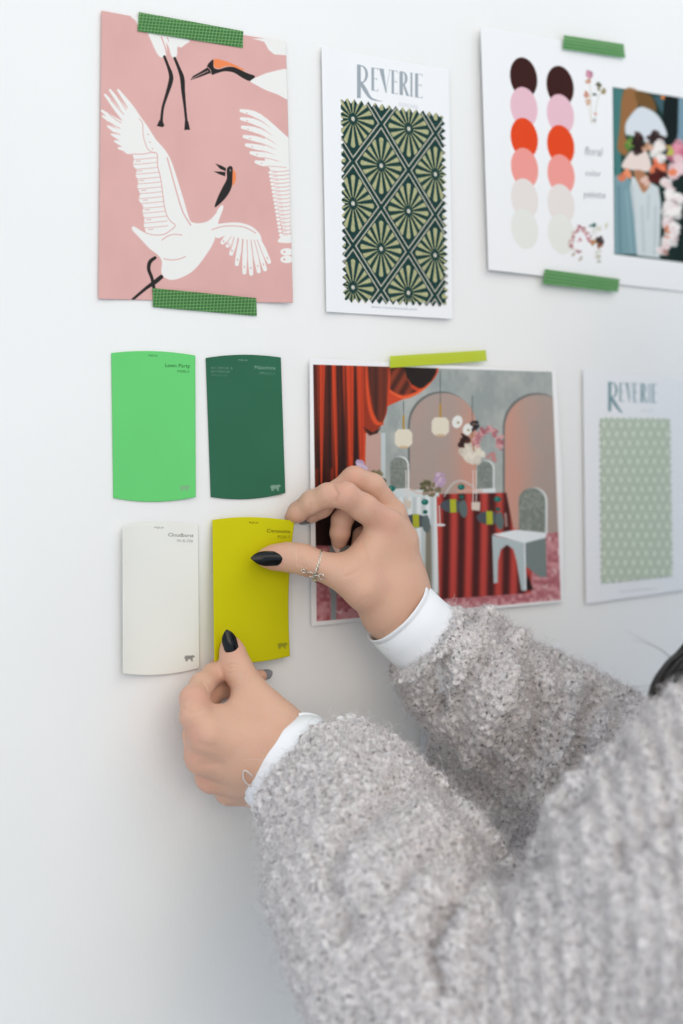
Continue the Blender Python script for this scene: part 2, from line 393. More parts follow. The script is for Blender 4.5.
tape('washi_tape', c3, (.0056, .0056, .005, .005), stripe_tape(c3), (80, 150, 84), 'green striped tape strip at the top of the floral color palette sheet')
c4 = [(545, 269), (620, 279), (618, 292), (543, 284)]
tape('washi_tape', c4, (.0052,)*4, stripe_tape(c4), (80, 150, 84), 'green striped tape strip at the bottom of the floral color palette sheet')
c5 = [(390, 356), (486, 350), (487, 361), (390, 368)]
tape('washi_tape', c5, (.0052,)*4, None, (208, 218, 52), 'plain yellow-green tape strip on the top edge of the banquet scene photo')
c6 = [(455, 601), (497, 599), (497, 607), (455, 609)]
tape('washi_tape', c6, (.0024,)*4, None, (208, 218, 52), 'yellow-green tape on the bottom edge of the banquet scene photo, at the grey sleeve')

# ------------------------------------------------------------------ swatch cards
def glyph(p, ch, x0, x1, yt, yb, col):
    """condensed high-contrast capitals; yt and yb are functions of x"""
    def q(u, v): x = x0+(x1-x0)*u; return (x, yt(x)+(yb(x)-yt(x))*v)
    def R(u0, v0, u1, v1): p.poly([q(u0, v0), q(u1, v0), q(u1, v1), q(u0, v1)], col, .3)
    if ch in 'ERI': R(0 if ch != 'I' else .25, 0, .4 if ch != 'I' else .85, 1)
    if ch == 'E': R(.3, 0, 1, .025); R(.3, .46, .85, .485); R(.3, .975, 1, 1); R(.93, 0, 1, .1); R(.93, .9, 1, 1); R(.8, .42, .86, .53)
    if ch == 'V':
        p.poly([q(0, 0), q(.42, 0), q(.72, 1), q(.6, 1)], col, .3); p.line([q(.62, 1), q(1, 0)], .35*p.o[2], col, .3); R(-.1, 0, .5, .02); R(.85, 0, 1.15, .02)
    if ch == 'I': R(.05, 0, 1, .02); R(.05, .98, 1, 1)
    if ch in 'R':
        a = np.linspace(-math.pi/2, math.pi/2, 9)
        o = [q(.45+.5*math.cos(t), .27+.27*math.sin(t)) for t in a]; i = [q(.42+.2*math.cos(t), .27+.235*math.sin(t)) for t in a]
        p.poly([q(.3, 0)]+o+[q(.3, .54), q(.3, .505)]+i[::-1]+[q(.3, .035)], col, .3)
        p.poly([q(.35, .52), q(.6, .52), q(1.15, 1.0), q(.8, 1.0)], col, .3)
def reverie(p, xs, top, bot, big_bot, col, leg):
    p_top = lambda x: top[1]+(x-top[0])*top[2]; p_bot = lambda x: bot[1]+(x-bot[0])*bot[2]
    x0, x1 = xs[0]; st = (x1-x0)*.34
    def y(x, v): return p_top(x)-4+(big_bot-p_top(x)+4)*v
    # big R with a sweeping leg
    p.poly([(x0, y(x0, 0)), (x0+st, y(x0+st, 0)), (x0+st, y(x0+st, 1)), (x0, y(x0, 1))], col, .3)
    a = np.linspace(-math.pi/2, math.pi/2, 10); w = x1-x0
    o = [(x0+st+(w-st)*math.cos(t), y(x0+w*.6, .28+.28*math.sin(t))) for t in a]; i = [(x0+st+(w-st)*.62*math.cos(t), y(x0+w*.6, .28+.25*math.sin(t))) for t in a]
    p.poly(o+i[::-1], col, .3)
    p.line([(x0+st, y(x0+st, .54)), (x0+w*.75, y(x0+w*.7, .76)), (x0+w*1.3, y(x0+w, .99)+3), leg], [w*.3, w*.36, w*.2, 1], col, .3, smooth=5)
    for ch, (a_, b_) in zip('EVERIE', xs[1:]): glyph(p, ch, a_, b_, p_top, p_bot, col)
def card1(p, S):
    p.at(310, 40, 3.53)
    reverie(p, [(166, 205), (217, 240), (244, 282), (288, 309), (316, 346), (352, 363), (371, 397)], (167, 90, .135), (217, 178, .155), 205, (158, 167, 174), (256, 217))
card_1 = [(320, 47), (449, 70), (453, 319), (325, 312)]
o1 = sheet('swatch_card', card_1, (.001, .0035, .004, .001), card1, M['paper'], .5, .0004, base=(240, 241, 243), dd=lambda u, v: .002*np.exp(-(u/.15)**2),
           texts=[('SOCIAL', 310+312/3.53, 40+232/3.53, 3.4, (205, 208, 213), 1.25, .15, 'LEFT'), ('www.reveriesocial.com', 310+215/3.53, 40+945/3.53, 2.6, (176, 186, 198), 1.32, .06, 'LEFT')])
tag(o1, 'white card holding dark green fabric with yellow-green flower diamonds, beside the pink crane print', 'swatch card', 'fabric swatch cards')
def tri(t): return np.abs((t % 1)-.5)*2
def zig(nu, nv, au, av):
    def w(u, v):
        k_ = lambda t: np.clip(np.minimum(t, 1-t)/.04-.1, 0, 1); zu = (tri(v*nv)-.5)*au*k_(v); zv = (tri(u*nu)-.5)*av*k_(u)
        e = lambda t: np.clip(1-t/.06, 0, 1)
        return u+zu*(e(u)*-1+e(1-u)), v+zv*(e(v)*-1+e(1-v))
    return w
def wc(x, y): q = P(310+x/3.53, 40+y/3.53); return np.array([q[0], q[2]])
O_, A_, B_ = wc(152, 577), (wc(348, 604)-wc(152, 577)), (wc(150, 875)-wc(150, 280))/2
INV = np.linalg.inv(np.column_stack([A_, B_]))
def damask(p, S):
    d = .004
    Xr = np.array([P(a, b_)[[0, 2]] for a, b_ in [(0, 0)]])  # wall coordinates of every vertex, from its pixel
    k = fw[None]+((p.x-341.5)/F)[:, None]*rt-((p.y-512)/F)[:, None]*up; t = -CAMP[1]/k[:, 1]; Q = CAMP+k*t[:, None]
    q = (Q[:, [0, 2]]-O_)@INV.T
    DG, PE, LI = np.array((33, 62, 60.)), np.array((178, 178, 136.)), np.array((200, 194, 178.))
    c = np.tile(DG, (len(q), 1))
    s0 = np.abs(q[:, 0]-np.round(q[:, 0])); t0 = np.abs(q[:, 1]-np.round(q[:, 1]))
    e = np.abs(s0+t0-.5); dm = e*.0385*1.0
    k = np.clip(1-(np.abs(e-.046)-.006)/.012, 0, 1); c = c*(1-k[:, None])+LI*k[:, None]
    for off in (0, .5):
        i, j = q[:, 0]-off, q[:, 1]-off; i = i-np.round(i); j = j-np.round(j)
        ok = np.abs(i)+np.abs(j) < .42
        la, lb = np.linalg.norm(A_), np.linalg.norm(B_); X, Y = i*la, j*lb; r = np.hypot(X, Y); a = np.arctan2(X, Y)
        Rm = 1/np.sqrt((np.sin(a)/(.355*la))**2+(np.cos(a)/(.325*lb))**2)*(1+.06*np.cos(2*a)**4); N = 16; ph = a*N/(2*math.pi); fr = np.abs(ph-np.round(ph))
        wr = np.clip(r/Rm, 0, 1); width = .41-.08*np.cos(np.minimum(wr, 1)*math.pi)-.12*(wr < .22)
        tip = np.sqrt(np.clip(1-(fr/.5)**2, 0, 1))
        pe = np.clip((width-.15-fr)*8, 0, 1)*np.clip((Rm*(.66+.34*tip)-r)/.0006, 0, 1)*(r > .0022)
        c = c*(1-(pe*ok)[:, None])+PE*(pe*ok)[:, None]
        ce = np.clip((.0019-r)/.0005, 0, 1); c = c*(1-ce[:, None])+np.array((206, 203, 190.))*ce[:, None]
    wv = 1+.16*(vnoise(Q[:, 0]*1800, Q[:, 2]*1400)-.5)+.12*(vnoise(Q[:, 0]*600, Q[:, 2]*2600, 3)-.5)
    p.c = c*wv[:, None]
sheet('fabric_swatch', [(340, 99.5), (443, 116), (446.5, 304.5), (344.5, 300)], (.0016, .0042, .0046, .0018), damask, M['fabric'], .42, .0006, base=(33, 62, 60), warp=zig(15, 26, .050, .026), parent=o1,
      dd=lambda u, v: .0006*np.exp(-(u/.1)**2))
def card2(p, S):
    p.at(580, 360, 6.63)
    reverie(p, [(186, 250), (262, 290), (302, 342), (354, 382), (402, 440), (452, 466), (478, 508)], (186, 148, .03), (262, 276, .04), 340, (128, 156, 162), (285, 345))
card_2 = [(583, 369), (688, 379), (693, 589), (586, 604)]
o2 = sheet('swatch_card', card_2, (.002, .002, .002, .002), card2, M['paper'], .6, .0004, base=(236, 237, 240),
           texts=[('SOCIAL', 580+405/6.63, 360+342/6.63, 2., (205, 208, 213), 1.4, .0, 'LEFT'), ('www.reveriesocial.com', 580+262/6.63, 540+348/6.63, 1.9, (178, 186, 194), 1.45, -.09, 'LEFT')])
tag(o2, 'white card holding pale sage fabric swatch, at the right beside the banquet scene photo', 'swatch card', 'fabric swatch cards')
def sage(p, S):
    x, y = (p.x-600)/8.4, (p.y-420)/9.2
    r = np.floor(y); xx = x+.5*(r % 2); a, b_ = (xx % 1)-.5, (y % 1)-.5
    e = np.sqrt((a/.44)**2+(b_/.5)**2); k = np.exp(-((e-.95)/.16)**2); k2 = np.exp(-(e/.3)**2)
    n = vnoise(p.x/1.2, p.y/1.2)
    p.c = np.array((208, 218, 201.))-k[:, None]*np.array((42, 37, 40.))+k2[:, None]*3+(n[:, None]-.5)*7
sheet('fabric_swatch', [(600.5, 418), (670, 419), (672.5, 576), (602, 583.5)], (.0026,)*4, sage, M['fabric'], .55, .0006, base=(165, 182, 160), warp=zig(12, 24, .034, .014), parent=o2)

# hidden card below the photo: only its left edge shows between the sleeves
o = sheet('swatch_card', [(421, 640), (560, 645), (562, 850), (421.5, 850)], (.0012,)*4, None, M['paper'], 4, .0005, base=(234, 237, 240))
tag(o, 'blank white card edge showing on the wall between the two grey sleeves', 'swatch card')

# ------------------------------------------------------------------ floral palette sheet
def palette(p, S):
    p.at(470, 20, 3.207)
    cols = [(60, 31, 29), (231, 189, 200), (228, 74, 34), (239, 156, 148), (230, 222, 218), (229, 229, 223)]
    for tops, xc in (([120, 215, 314, 410, 508, 605], [172, 173, 174, 175, 175, 175]), ([147, 238, 337, 431, 526, 622], [289, 290, 291, 292, 292, 293])):
        for t, x, c in zip(tops, xc, cols): p.ell(x, t+65, 43, 66, c, -.18, .4)
    # wildflower drawing
    p.at(560, 60, 11.4)
    R_ = random.Random(3)
    def blob(cx, cy, rx, ry, cols, n, s):
        for _ in range(n):
            a = R_.random()*6.28; r = math.sqrt(R_.random()); p.ell(cx+rx*r*math.cos(a), cy+ry*r*math.sin(a), s*(.5+R_.random()), s*(.6+R_.random()*1.4), R_.choice(cols), R_.random()*3, .5, .8)
    p.line([(330, 250), (350, 360), (355, 560), (360, 720)], 9, (205, 200, 182), .5, .8); p.line([(470, 340), (420, 480), (405, 600), (400, 730)], 9, (200, 196, 176), .5, .8)
    p.line([(310, 500), (345, 640), (360, 720)], 7, (208, 202, 188), .5, .7)
    blob(335, 165, 34, 38, [(190, 120, 140), (214, 160, 176), (160, 100, 120)], 26, 11); blob(318, 240, 22, 26, [(190, 130, 105), (206, 160, 130)], 12, 10)
    blob(305, 400, 26, 40, [(196, 130, 120), (206, 150, 120)], 16, 11); blob(320, 480, 22, 30, [(196, 140, 110), (210, 170, 140)], 10, 10)
    blob(440, 300, 30, 40, [(60, 66, 50), (120, 110, 60), (90, 90, 80)], 16, 11); blob(490, 360, 34, 34, [(150, 130, 80), (120, 100, 50)], 14, 9); blob(395, 380, 18, 18, [(80, 90, 84)], 5, 9)
    blob(400, 610, 14, 20, [(206, 140, 130)], 6, 9); blob(385, 690, 20, 22, [(150, 150, 156), (180, 170, 168)], 6, 8)
    # curved garland drawing
    p.at(560, 210, 11.38)
    for t in np.linspace(0, 1, 26):
        a = math.pi*(1.08-t*1.05); cx, cy = 235+105*math.cos(a), 390-180*math.sin(a)
        blob(cx, cy, 26, 24, [(176, 96, 108), (206, 150, 156), (150, 84, 96), (196, 168, 160)], 2, 12)
    blob(215, 340, 26, 26, [(190, 120, 126)], 5, 10); blob(205, 470, 26, 22, [(180, 130, 126), (170, 120, 130)], 6, 10); blob(150, 510, 18, 16, [(160, 140, 116)], 5, 9); blob(232, 555, 22, 26, [(176, 164, 150)], 6, 9)
    blob(370, 170, 32, 22, [(50, 86, 84), (70, 110, 100)], 8, 11); blob(395, 250, 30, 40, [(226, 226, 222), (216, 206, 206)], 10, 14); blob(440, 210, 24, 36, [(214, 212, 196)], 8, 12)
    blob(455, 345, 38, 55, [(44, 42, 46), (90, 60, 50), (60, 50, 50)], 22, 15); blob(385, 370, 34, 34, [(190, 120, 80), (150, 110, 60)], 12, 12); blob(450, 400, 26, 30, [(140, 80, 56)], 8, 12)
    blob(430, 500, 34, 50, [(206, 206, 190), (180, 178, 150)], 12, 12); blob(440, 580, 24, 16, [(170, 170, 160)], 5, 9); blob(528, 180, 18, 40, [(214, 212, 192), (200, 198, 176)], 9, 11)
    # wedding photograph
    p.at(600, 70, 5.12)
    fr = [(65, 88), (460, 150), (460, 990), (74, 943)]
    p.shade(fr, lambda x, y: mixc((38, 70, 62), (24, 40, 38), (x-60)/360))
    p.poly([(68, 90), (120, 100), (105, 300), (110, 540), (72, 540)], (70, 122, 120), .8)
    p.poly([(72, 540), (150, 540), (175, 700), (195, 945), (74, 940)], (124, 156, 164), .6); p.line([(95, 600), (105, 930)], 10, (90, 128, 136), 1.2, .8); p.line([(135, 620), (160, 930)], 8, (150, 178, 186), 1.2, .8)
    p.poly([(120, 105), (200, 112), (190, 200), (150, 240), (128, 320), (150, 400), (130, 440), (100, 420), (88, 390), (100, 300)], (150, 106, 66), 1.2, smooth=3)
    p.poly([(180, 110), (262, 130), (290, 210), (240, 200), (200, 180)], (116, 84, 48), 1.4, smooth=3)
    p.poly([(400, 140), (460, 150), (460, 400), (395, 360)], (120, 150, 166), .8); p.poly([(330, 130), (402, 142), (398, 330), (345, 400), (320, 300)], (22, 30, 30), .8); p.poly([(270, 130), (330, 135), (320, 230)], (62, 92, 100), .8)
    p.ell(322, 140, 10, 10, (220, 130, 60))
    p.poly([(210, 188), (170, 215), (135, 265), (128, 310), (140, 335), (190, 340), (235, 370), (300, 350), (335, 345), (342, 320), (310, 250), (270, 210)], (214, 220, 226), 1, smooth=3)
    p.poly([(160, 545), (230, 560), (300, 600), (312, 680), (305, 965), (190, 950), (175, 760), (155, 610)], (206, 214, 216), .8)
    for a, b_ in (((165, 600), (178, 780)), ((250, 640), (245, 760)), ((215, 700), (225, 930)), ((285, 700), (280, 940))): p.line([a, b_], 9, (166, 178, 182), 1.5, .6)
    p.poly([(110, 495), (135, 445), (165, 415), (230, 410), (260, 470), (250, 520), (160, 512)], (232, 214, 206), 1, smooth=3)
    R_ = random.Random(9)
    blob(190, 372, 26, 42, [(46, 30, 30), (70, 40, 36)], 14, 16); blob(150, 370, 24, 36, [(88, 130, 60), (120, 150, 70)], 10, 10); blob(292, 345, 28, 34, [(52, 36, 34)], 12, 15)
    blob(300, 430, 38, 50, [(236, 226, 220), (240, 232, 228)], 16, 18); blob(240, 390, 26, 24, [(216, 170, 150), (180, 130, 90)], 10, 12); blob(128, 540, 24, 24, [(222, 120, 84), (236, 150, 110)], 8, 14)
    p.poly([(170, 520), (215, 515), (255, 560), (250, 600), (222, 628), (195, 580)], (176, 124, 92), 1, smooth=3); blob(235, 570, 22, 26, [(226, 190, 176)], 8, 11)
    blob(300, 495, 26, 30, [(232, 110, 76), (240, 132, 96)], 10, 18); blob(292, 550, 34, 34, [(86, 34, 30), (60, 26, 26)], 14, 18)
    blob(395, 410, 42, 34, [(204, 112, 136), (226, 150, 166)], 16, 20); blob(355, 410, 12, 26, [(180, 190, 80)], 6, 9); blob(395, 500, 40, 60, [(228, 190, 194), (236, 208, 210)], 22, 20); blob(370, 525, 18, 18, [(232, 130, 90)], 6, 12)
    for cx, cy in ((345, 590), (365, 640), (350, 700), (380, 720), (350, 780), (375, 820), (410, 650), (360, 870), (335, 920)): blob(cx, cy, 26, 26, [(238, 228, 226), (230, 206, 206), (244, 238, 234)], 9, 17)
    blob(345, 830, 8, 30, [(216, 130, 96)], 5, 9); blob(330, 935, 18, 12, [(160, 110, 100)], 4, 9)
    p.line(fr+[fr[0]], .5, (60, 80, 76), .3, .5)
o = sheet('color_palette_sheet', [(479, 27), (700, 63), (706, 294), (487, 270)], (.004, .001, .001, .003), palette, M['paper'], .5, .0003, base=(240, 240, 241),
          dd=lambda u, v: .002*np.exp(-(u/.2)**2),
          texts=[('floral', 470+367/3.207, 20+432/3.207, 8.5, (150, 153, 160), .72, .09, 'LEFT'), ('color', 470+369/3.207, 20+499/3.207, 6, (150, 153, 160), .85, .06, 'LEFT'), ('palette', 470+364/3.207, 20+568/3.207, 6.6, (150, 153, 160), .85, .05, 'LEFT')])
tag(o, 'white floral color palette sheet with two columns of overlapping circles and wedding photo', 'palette sheet')

# ------------------------------------------------------------------ banquet scene photo
def banquet(p, S):
    p.at(300, 340, 2.53)
    fr = [(33, 62), (638, 80), (660, 658), (42, 712)]
    R_ = random.Random(4)
    white = p.c.copy()
    def blob(cx, cy, rx, ry, cols, n, s):
        for _ in range(n):
            a = R_.random()*6.28; r = math.sqrt(R_.random()); p.ell(cx+rx*r*math.cos(a), cy+ry*r*math.sin(a), s*(.5+R_.random()), s*(.6+R_.random()), R_.choice(cols), R_.random()*3, .4, .9)
    def wallc(x, y): n = vnoise(x/34, y/50)+.5*vnoise(x/9, y/14); return mixc((150, 158, 156), (176, 180, 176), (n-.4))
    p.shade(fr, wallc)
    p.poly([(160, 235), (205, 235), (205, 400), (160, 400)], (192, 158, 148)); p.poly([(205, 235), (216, 235), (216, 400), (205, 400)], (190, 200, 202))
    def arch(x0, x1, top, bot, sx):
        cx = (x0+x1)/2; r = (x1-x0)/2; a = np.linspace(math.pi, 2*math.pi, 20)
        pts = [(cx+r*math.cos(t), top+r*1.0+r*1.0*math.sin(t)) for t in a]+[(x1, bot), (x0, bot)]
        p.poly([(x-5, y-4) for x, y in pts[:20]]+[(x1+1, bot), (x0-5, bot)], (92, 94, 92), .7, .8)
        def f(x, y):
            n = vnoise(x/30, y/60, 2); e = np.clip(1-np.abs(x-sx)/70, 0, 1)
            return mixc((168, 152, 144), (196, 148, 132), e*1.1+(n-.5)*.5)
        p.shade(pts, f)
    arch(278, 446, 134, 395, 440); arch(518, 690, 138, 600, 530)
    # floor covering
    p.shade([(42, 520), (75, 518), (75, 712), (42, 712)], lambda x, y: mixc((166, 92, 98), (196, 132, 136), vnoise(x/8, y/8)*1.4-.2))
    p.shade([(42, 520), (70, 520), (66, 640), (360, 655), (520, 640), (560, 600), (600, 490), (660, 486), (662, 660), (42, 714)], lambda x, y: mixc((168, 96, 104), (204, 146, 150), vnoise(x/9, y/9)*1.6-.3))
    for _ in range(46):
        x, y = R_.uniform(45, 655), R_.uniform(495, 700)
        if (y > 655) or x > 600 or x < 70: a = R_.random()*3; p.line([(x-8*math.cos(a), y-8*math.sin(a)), (x+2, y+3), (x+9*math.cos(a+.6), y+9*math.sin(a+.6))], [2, 7, 2], (222, 192, 192), .5, .8)
    p.poly([(78, 540), (92, 540), (92, 710), (78, 712)], (150, 156, 158))
    # red curtain with hard-lit folds
    def cur(x, y):
        n = vnoise(x/40, y/300)*6; s = np.sin(x/6.2+n*.55)+.5*np.sin(x/3.4+y/260+1.3); k = np.clip((s-.35)*1.1, 0, 1)*(.35+.65*vnoise(x/14, y/200, 8))
        base = mixc((58, 32, 28), (104, 40, 26), vnoise(x/18, y/120, 5)); c = base*(1-k[:, None])+np.array((218, 70, 36.))*k[:, None]
        return c*np.clip(1.25-(y-60)/470, .35, 1)[:, None]
    p.shade([(33, 62), (222, 66), (216, 140), (190, 200), (166, 236), (163, 300), (160, 520), (40, 520)], cur, .4)
    p.at(310, 360, 5.25)
    for a, b_, c, d in ((48, 80, 54, 66), (116, 136, 132, 146), (188, 230, 206, 226), (238, 300, 252, 290)):
        p.poly([(a, 20), (b_, 20), ((b_+d)/2, 260), (d, 560), ((c+d)/2+2, 820), ((c+d)/2-2, 820), (c, 560), ((a+c)/2, 260)], (216, 72, 38), .7, .85)
        p.line([((a+b_)/2+5, 30), ((c+d)/2+2, 500)], 7, (160, 50, 32), .6, .6)
    for x in (30, 98, 165, 240): p.line([(x, 25), (x+6, 300), (x+10, 560)], [8, 12, 22], (34, 22, 22), 1, .7)
    p.at(300, 340, 2.53)
    p.poly([(40, 380), (110, 360), (110, 516), (38, 518)], (36, 20, 20), 5, .55)
    p.poly([(160, 60), (226, 60), (224, 150), (219, 186), (208, 214), (196, 228), (178, 238), (162, 234)], (150, 54, 34), .6)
    p.shade([(172, 60), (222, 60), (220, 150), (214, 190), (206, 208), (196, 206), (186, 180), (177, 130)], lambda x, y: mixc((66, 38, 32), (116, 52, 38), (x-172)/44+.3*np.sin(x/3.5)), 1)
    p.line([(168, 64), (170, 120), (178, 176), (192, 208), (210, 212)], [2, 7, 9, 11, 4], (216, 80, 44), 1, smooth=4)
    p.poly([(160, 220), (184, 234), (204, 222), (196, 236), (176, 242)], (60, 34, 28), .8)
    p.poly([(226, 60), (352, 60), (349, 82), (340, 98), (318, 122), (290, 138), (256, 152), (220, 168)], (202, 72, 42), .5)
    p.shade([(228, 60), (268, 60), (272, 100), (284, 122), (296, 131), (262, 140), (240, 134), (228, 124)], lambda x, y: mixc((76, 40, 32), (140, 62, 42), .5+.5*np.sin((x+y*.6)/5)), 1); p.poly([(262, 60), (348, 60), (344, 84), (332, 104), (316, 122), (300, 122), (282, 112), (270, 94)], (38, 30, 26), .8)
    p.line([(228, 130), (262, 146), (300, 132), (330, 108)], [3, 6, 6, 3], (236, 100, 56), .8, smooth=4)
    # pendant lamps
    for x, y0, y1, yc in ((262, 155, 192, 250), (355, 78, 162, 220), (436, 142, 240, 288)):
        p.line([(x, y0), (x, y1)], 1.6, (70, 80, 80), .3); p.line([(x, y1), (x, y1+36)], 5, (176, 140, 60), .3)
        w = 22; p.poly([(x-w, yc-14), (x-w+8, yc-24), (x+w-8, yc-24), (x+w, yc-14), (x+w, yc+12), (x+w-10, yc+22), (x-w+10, yc+22), (x-w, yc+12)], (228, 220, 202), .6)
        for k in range(-3, 4): p.line([(x+k*6, yc-20), (x+k*6, yc+18)], 1.2, (204, 194, 172), .4, .7)
        p.ell(x, yc+21, 12, 4, (200, 170, 130), 0, .4, .7)
    # chairs at the back
    for x0, x1, t in ((228, 272, 296), (448, 488, 306)):
        cx = (x0+x1)/2; r = (x1-x0)/2; a = np.linspace(math.pi, 2*math.pi, 12)
        pts = [(cx+r*math.cos(q), t+r+r*math.sin(q)) for q in a]+[(x1, 388), (x0, 388)]
        p.poly([(x+4, y-2) for x, y in pts], (220, 224, 224), .5); p.shade(pts, lambda x, y: mixc((116, 124, 118), (140, 146, 140), vnoise(x/5, y/5)))
        p.poly([(x0-10, 378), (x1+6, 374), (x1+8, 390), (x0-10, 392)], (214, 220, 222), .5)
    # tables: white cloth, red cloth
    def ribs(c1, c2, w, ph=0): return lambda x, y: mixc(c1, c2, .5+.6*np.sin(x/w+ph+.3*np.sin(y/90)))
    p.shade([(232, 392), (348, 392), (350, 640), (232, 640)], ribs((188, 198, 200), (222, 228, 230), 3.6))
    p.poly([(318, 470), (332, 470), (334, 640), (316, 640)], (130, 126, 112), 1)
    p.shade([(345, 390), (522, 386), (540, 478), (590, 480), (585, 640), (352, 656)], ribs((70, 26, 24), (184, 66, 58), 6.1, .8))
    p.poly([(240, 380), (350, 378), (352, 396), (236, 398)], (206, 216, 218), .8)
    # ornaments on the tables
    blob(330, 372, 24, 20, [(84, 84, 56), (120, 110, 84), (160, 150, 130)], 24, 5); blob(355, 356, 16, 18, [(206, 180, 200), (176, 150, 180)], 14, 6); blob(196, 348, 18, 16, [(92, 90, 62), (130, 120, 90)], 20, 5); blob(152, 318, 16, 12, [(206, 190, 214), (180, 160, 196)], 14, 6)
    p.line([(365, 395), (385, 365), (410, 356), (440, 372)], 4, (200, 206, 208), .5, .7, smooth=4); p.line([(280, 376), (300, 388), (340, 384)], 4, (212, 176, 166), .6, .7, smooth=4); p.line([(400, 382), (430, 380), (460, 384)], 6, (212, 160, 146), .8, .7)
    for x, y in ((232, 376), (316, 410), (408, 372), (500, 403)): p.ell(x, y, 9, 7.5, (24, 104, 94)); p.ell(x-2, y-2, 3, 2, (90, 160, 150)); p.ell(x+1, y+25 if x > 240 else y+18, 6, 5, (24, 92, 84))
    def beetle(x, y):
        p.ell(x, y, 31, 17, (74, 80, 88), .05); p.poly([(x+16, y-4), (x+30, y-16), (x+38, y+10), (x+32, y+30), (x+20, y+22)], (92, 106, 106), .5, smooth=2); p.poly([(x-7, y-17), (x+9, y-17), (x+10, y+16), (x-6, y+17)], (172, 176, 44), .5)
    for q in ((386, 420), (292, 458), (478, 450)): beetle(*q)
    for x in (268, 276, 438, 446): p.line([(x, 330), (x, 410)], 2.2, (222, 212, 206), .3)
    p.poly([(262, 405), (282, 408), (280, 428), (262, 422)], (206, 196, 182)); p.poly([(434, 410), (456, 410), (455, 432), (434, 430)], (214, 200, 188))
    p.line([(352, 420), (354, 466)], 3, (196, 200, 196), .4); p.ell(355, 468, 13, 3.5, (214, 218, 220)); p.line([(520, 440), (522, 470)], 6, (196, 170, 160), .5, .7)
    # front chair
    a = np.linspace(math.pi, 2*math.pi, 14)
    bk = [(588+34*math.cos(q), 408+34*math.sin(q)) for q in a]+[(622, 490), (555, 486)]
    p.poly([(x+4, y-1) for x, y in bk], (222, 228, 230), .5); p.shade([(x-1, y) for x, y in bk], lambda x, y: mixc((112, 120, 112), (146, 152, 144), vnoise(x/6, y/6)))
    p.poly([(567, 505), (622, 500), (624, 600), (606, 600), (568, 570)], (118, 130, 128), .5)
    p.poly([(576, 590), (590, 632), (566, 636)], (40, 20, 20), .6)
    lg = [(486, 494), (566, 512), (572, 634), (560, 634), (548, 560), (540, 530), (524, 518), (508, 530), (501, 560), (500, 614), (490, 616)]
    p.poly(lg, (176, 190, 194), .5); p.line([(568, 510), (571, 632)], 4, (222, 228, 232), .4)
    p.poly([(486, 492), (546, 480), (624, 488), (622, 500), (568, 514)], (226, 232, 236), .5)
    # flower stand
    for x, y, s in ((398, 207, 13), (424, 226, 12)): p.ell(x, y, s, s*1.25, (228, 228, 224), .3); p.ell(x+2, y+2, 3, 3, (150, 140, 90))
    blob(440, 218, 12, 12, [(34, 30, 34)], 10, 4); blob(418, 262, 14, 26, [(48, 28, 26), (84, 46, 34)], 20, 7); blob(436, 288, 26, 22, [(226, 218, 204), (212, 204, 190)], 20, 7)
    p.line([(434, 235), (440, 280)], 4, (170, 120, 90), .5)
    for t in np.linspace(0, 1, 22):
        q = math.pi*(1.05-t*1.15); blob(476+30*math.cos(q), 262-34*math.sin(q), 9, 9, [(184, 120, 126), (206, 156, 158), (160, 96, 104)], 3, 4.5)
    blob(486, 296, 14, 10, [(190, 130, 130)], 8, 4)
    art = p.c; p.c = np.zeros_like(art); p.poly(fr, (1, 1, 1), .4); k = p.c[:, :1]; p.c = art*k+white*(1-k)
photo_c = [(308.5, 358), (555.5, 371), (563.5, 602), (310.5, 626)]
o = sheet('photo_print', photo_c, (.003, .0045, .003, .003), banquet, M['gloss'], .42, .0003, base=(240, 240, 241), dd=lambda u, v: .003*np.exp(-((1-u)/.15)**2)*np.sin(v*math.pi)+.0015*np.exp(-(u/.12)**2))
tag(o, 'photo print of a banquet room with red curtain, arches and pendant lamps', 'photo')

# ------------------------------------------------------------------ paint chips
def arcwarp(top, bot):
    def w(u, v):
        s = 1-(2*u-1)**2; return u, v*(1+bot*s)-(1-v)*top*s
    return w
def bear(p, x, y, s, col):
    p.at(x, y, 1/s)
    p.poly([(-5, -2.2), (-3.4, -3), (1.5, -3.1), (3.2, -3.6), (4.2, -3.5), (5.6, -2.2), (5.4, -1.4), (3.8, -.9), (3.4, .2), (3.6, 3), (1.9, 3), (1.2, .9), (-1.6, .9), (-1.9, 3), (-4.2, 3), (-4.6, .5), (-5.4, -.6)], col, .35, .85)
def chip(corners, ds, base, name_, code, tcol, lcol, lb, label, top=.022, bot=.03, dd=None, extra=(), gx=0):
    def f(p, S): bear(p, *lb, .95, lcol); p.c += ((vnoise(p.x/30, p.y/40)-.5)*3)[:, None]
    tr = corners[1]; tl = corners[0]; cx = (tl[0]+tr[0])/2; ty = min(tl[1], tr[1])
    tx = [(name_, tr[0]-4, tr[1]+12.2, 3.6, tcol, 1.08, .035, 'RIGHT'), (code, tr[0]-4.5, tr[1]+17.6, 2.9, tuple(.62*np.array(tcol)+.38*np.array(base)), 1.05, .035, 'RIGHT'), ('MQ5-24', cx, ty+3.4, 1.7, tcol, 1.1, .03, 'CENTER')]+list(extra)
    o = sheet('paint_chip', corners, ds, f, M['chip'], .8, .00035, base=base, warp=arcwarp(top, bot), texts=tx, dd=dd); tag(o, label, 'paint chip', 'paint chips on the wall'); return o
cur = lambda k: (lambda u, v: k*(2*u-1)**2)
chip([(111.5, 353), (194, 355.5), (194.5, 497), (113.5, 498)], (.001,)*4, (106, 206, 118), 'Lawn Party', 'P390-5', (42, 104, 52), (130, 176, 132), (185, 488.5),
     'bright green paint chip, upper left of the four on the wall', dd=lambda u, v: .0018*u**6)
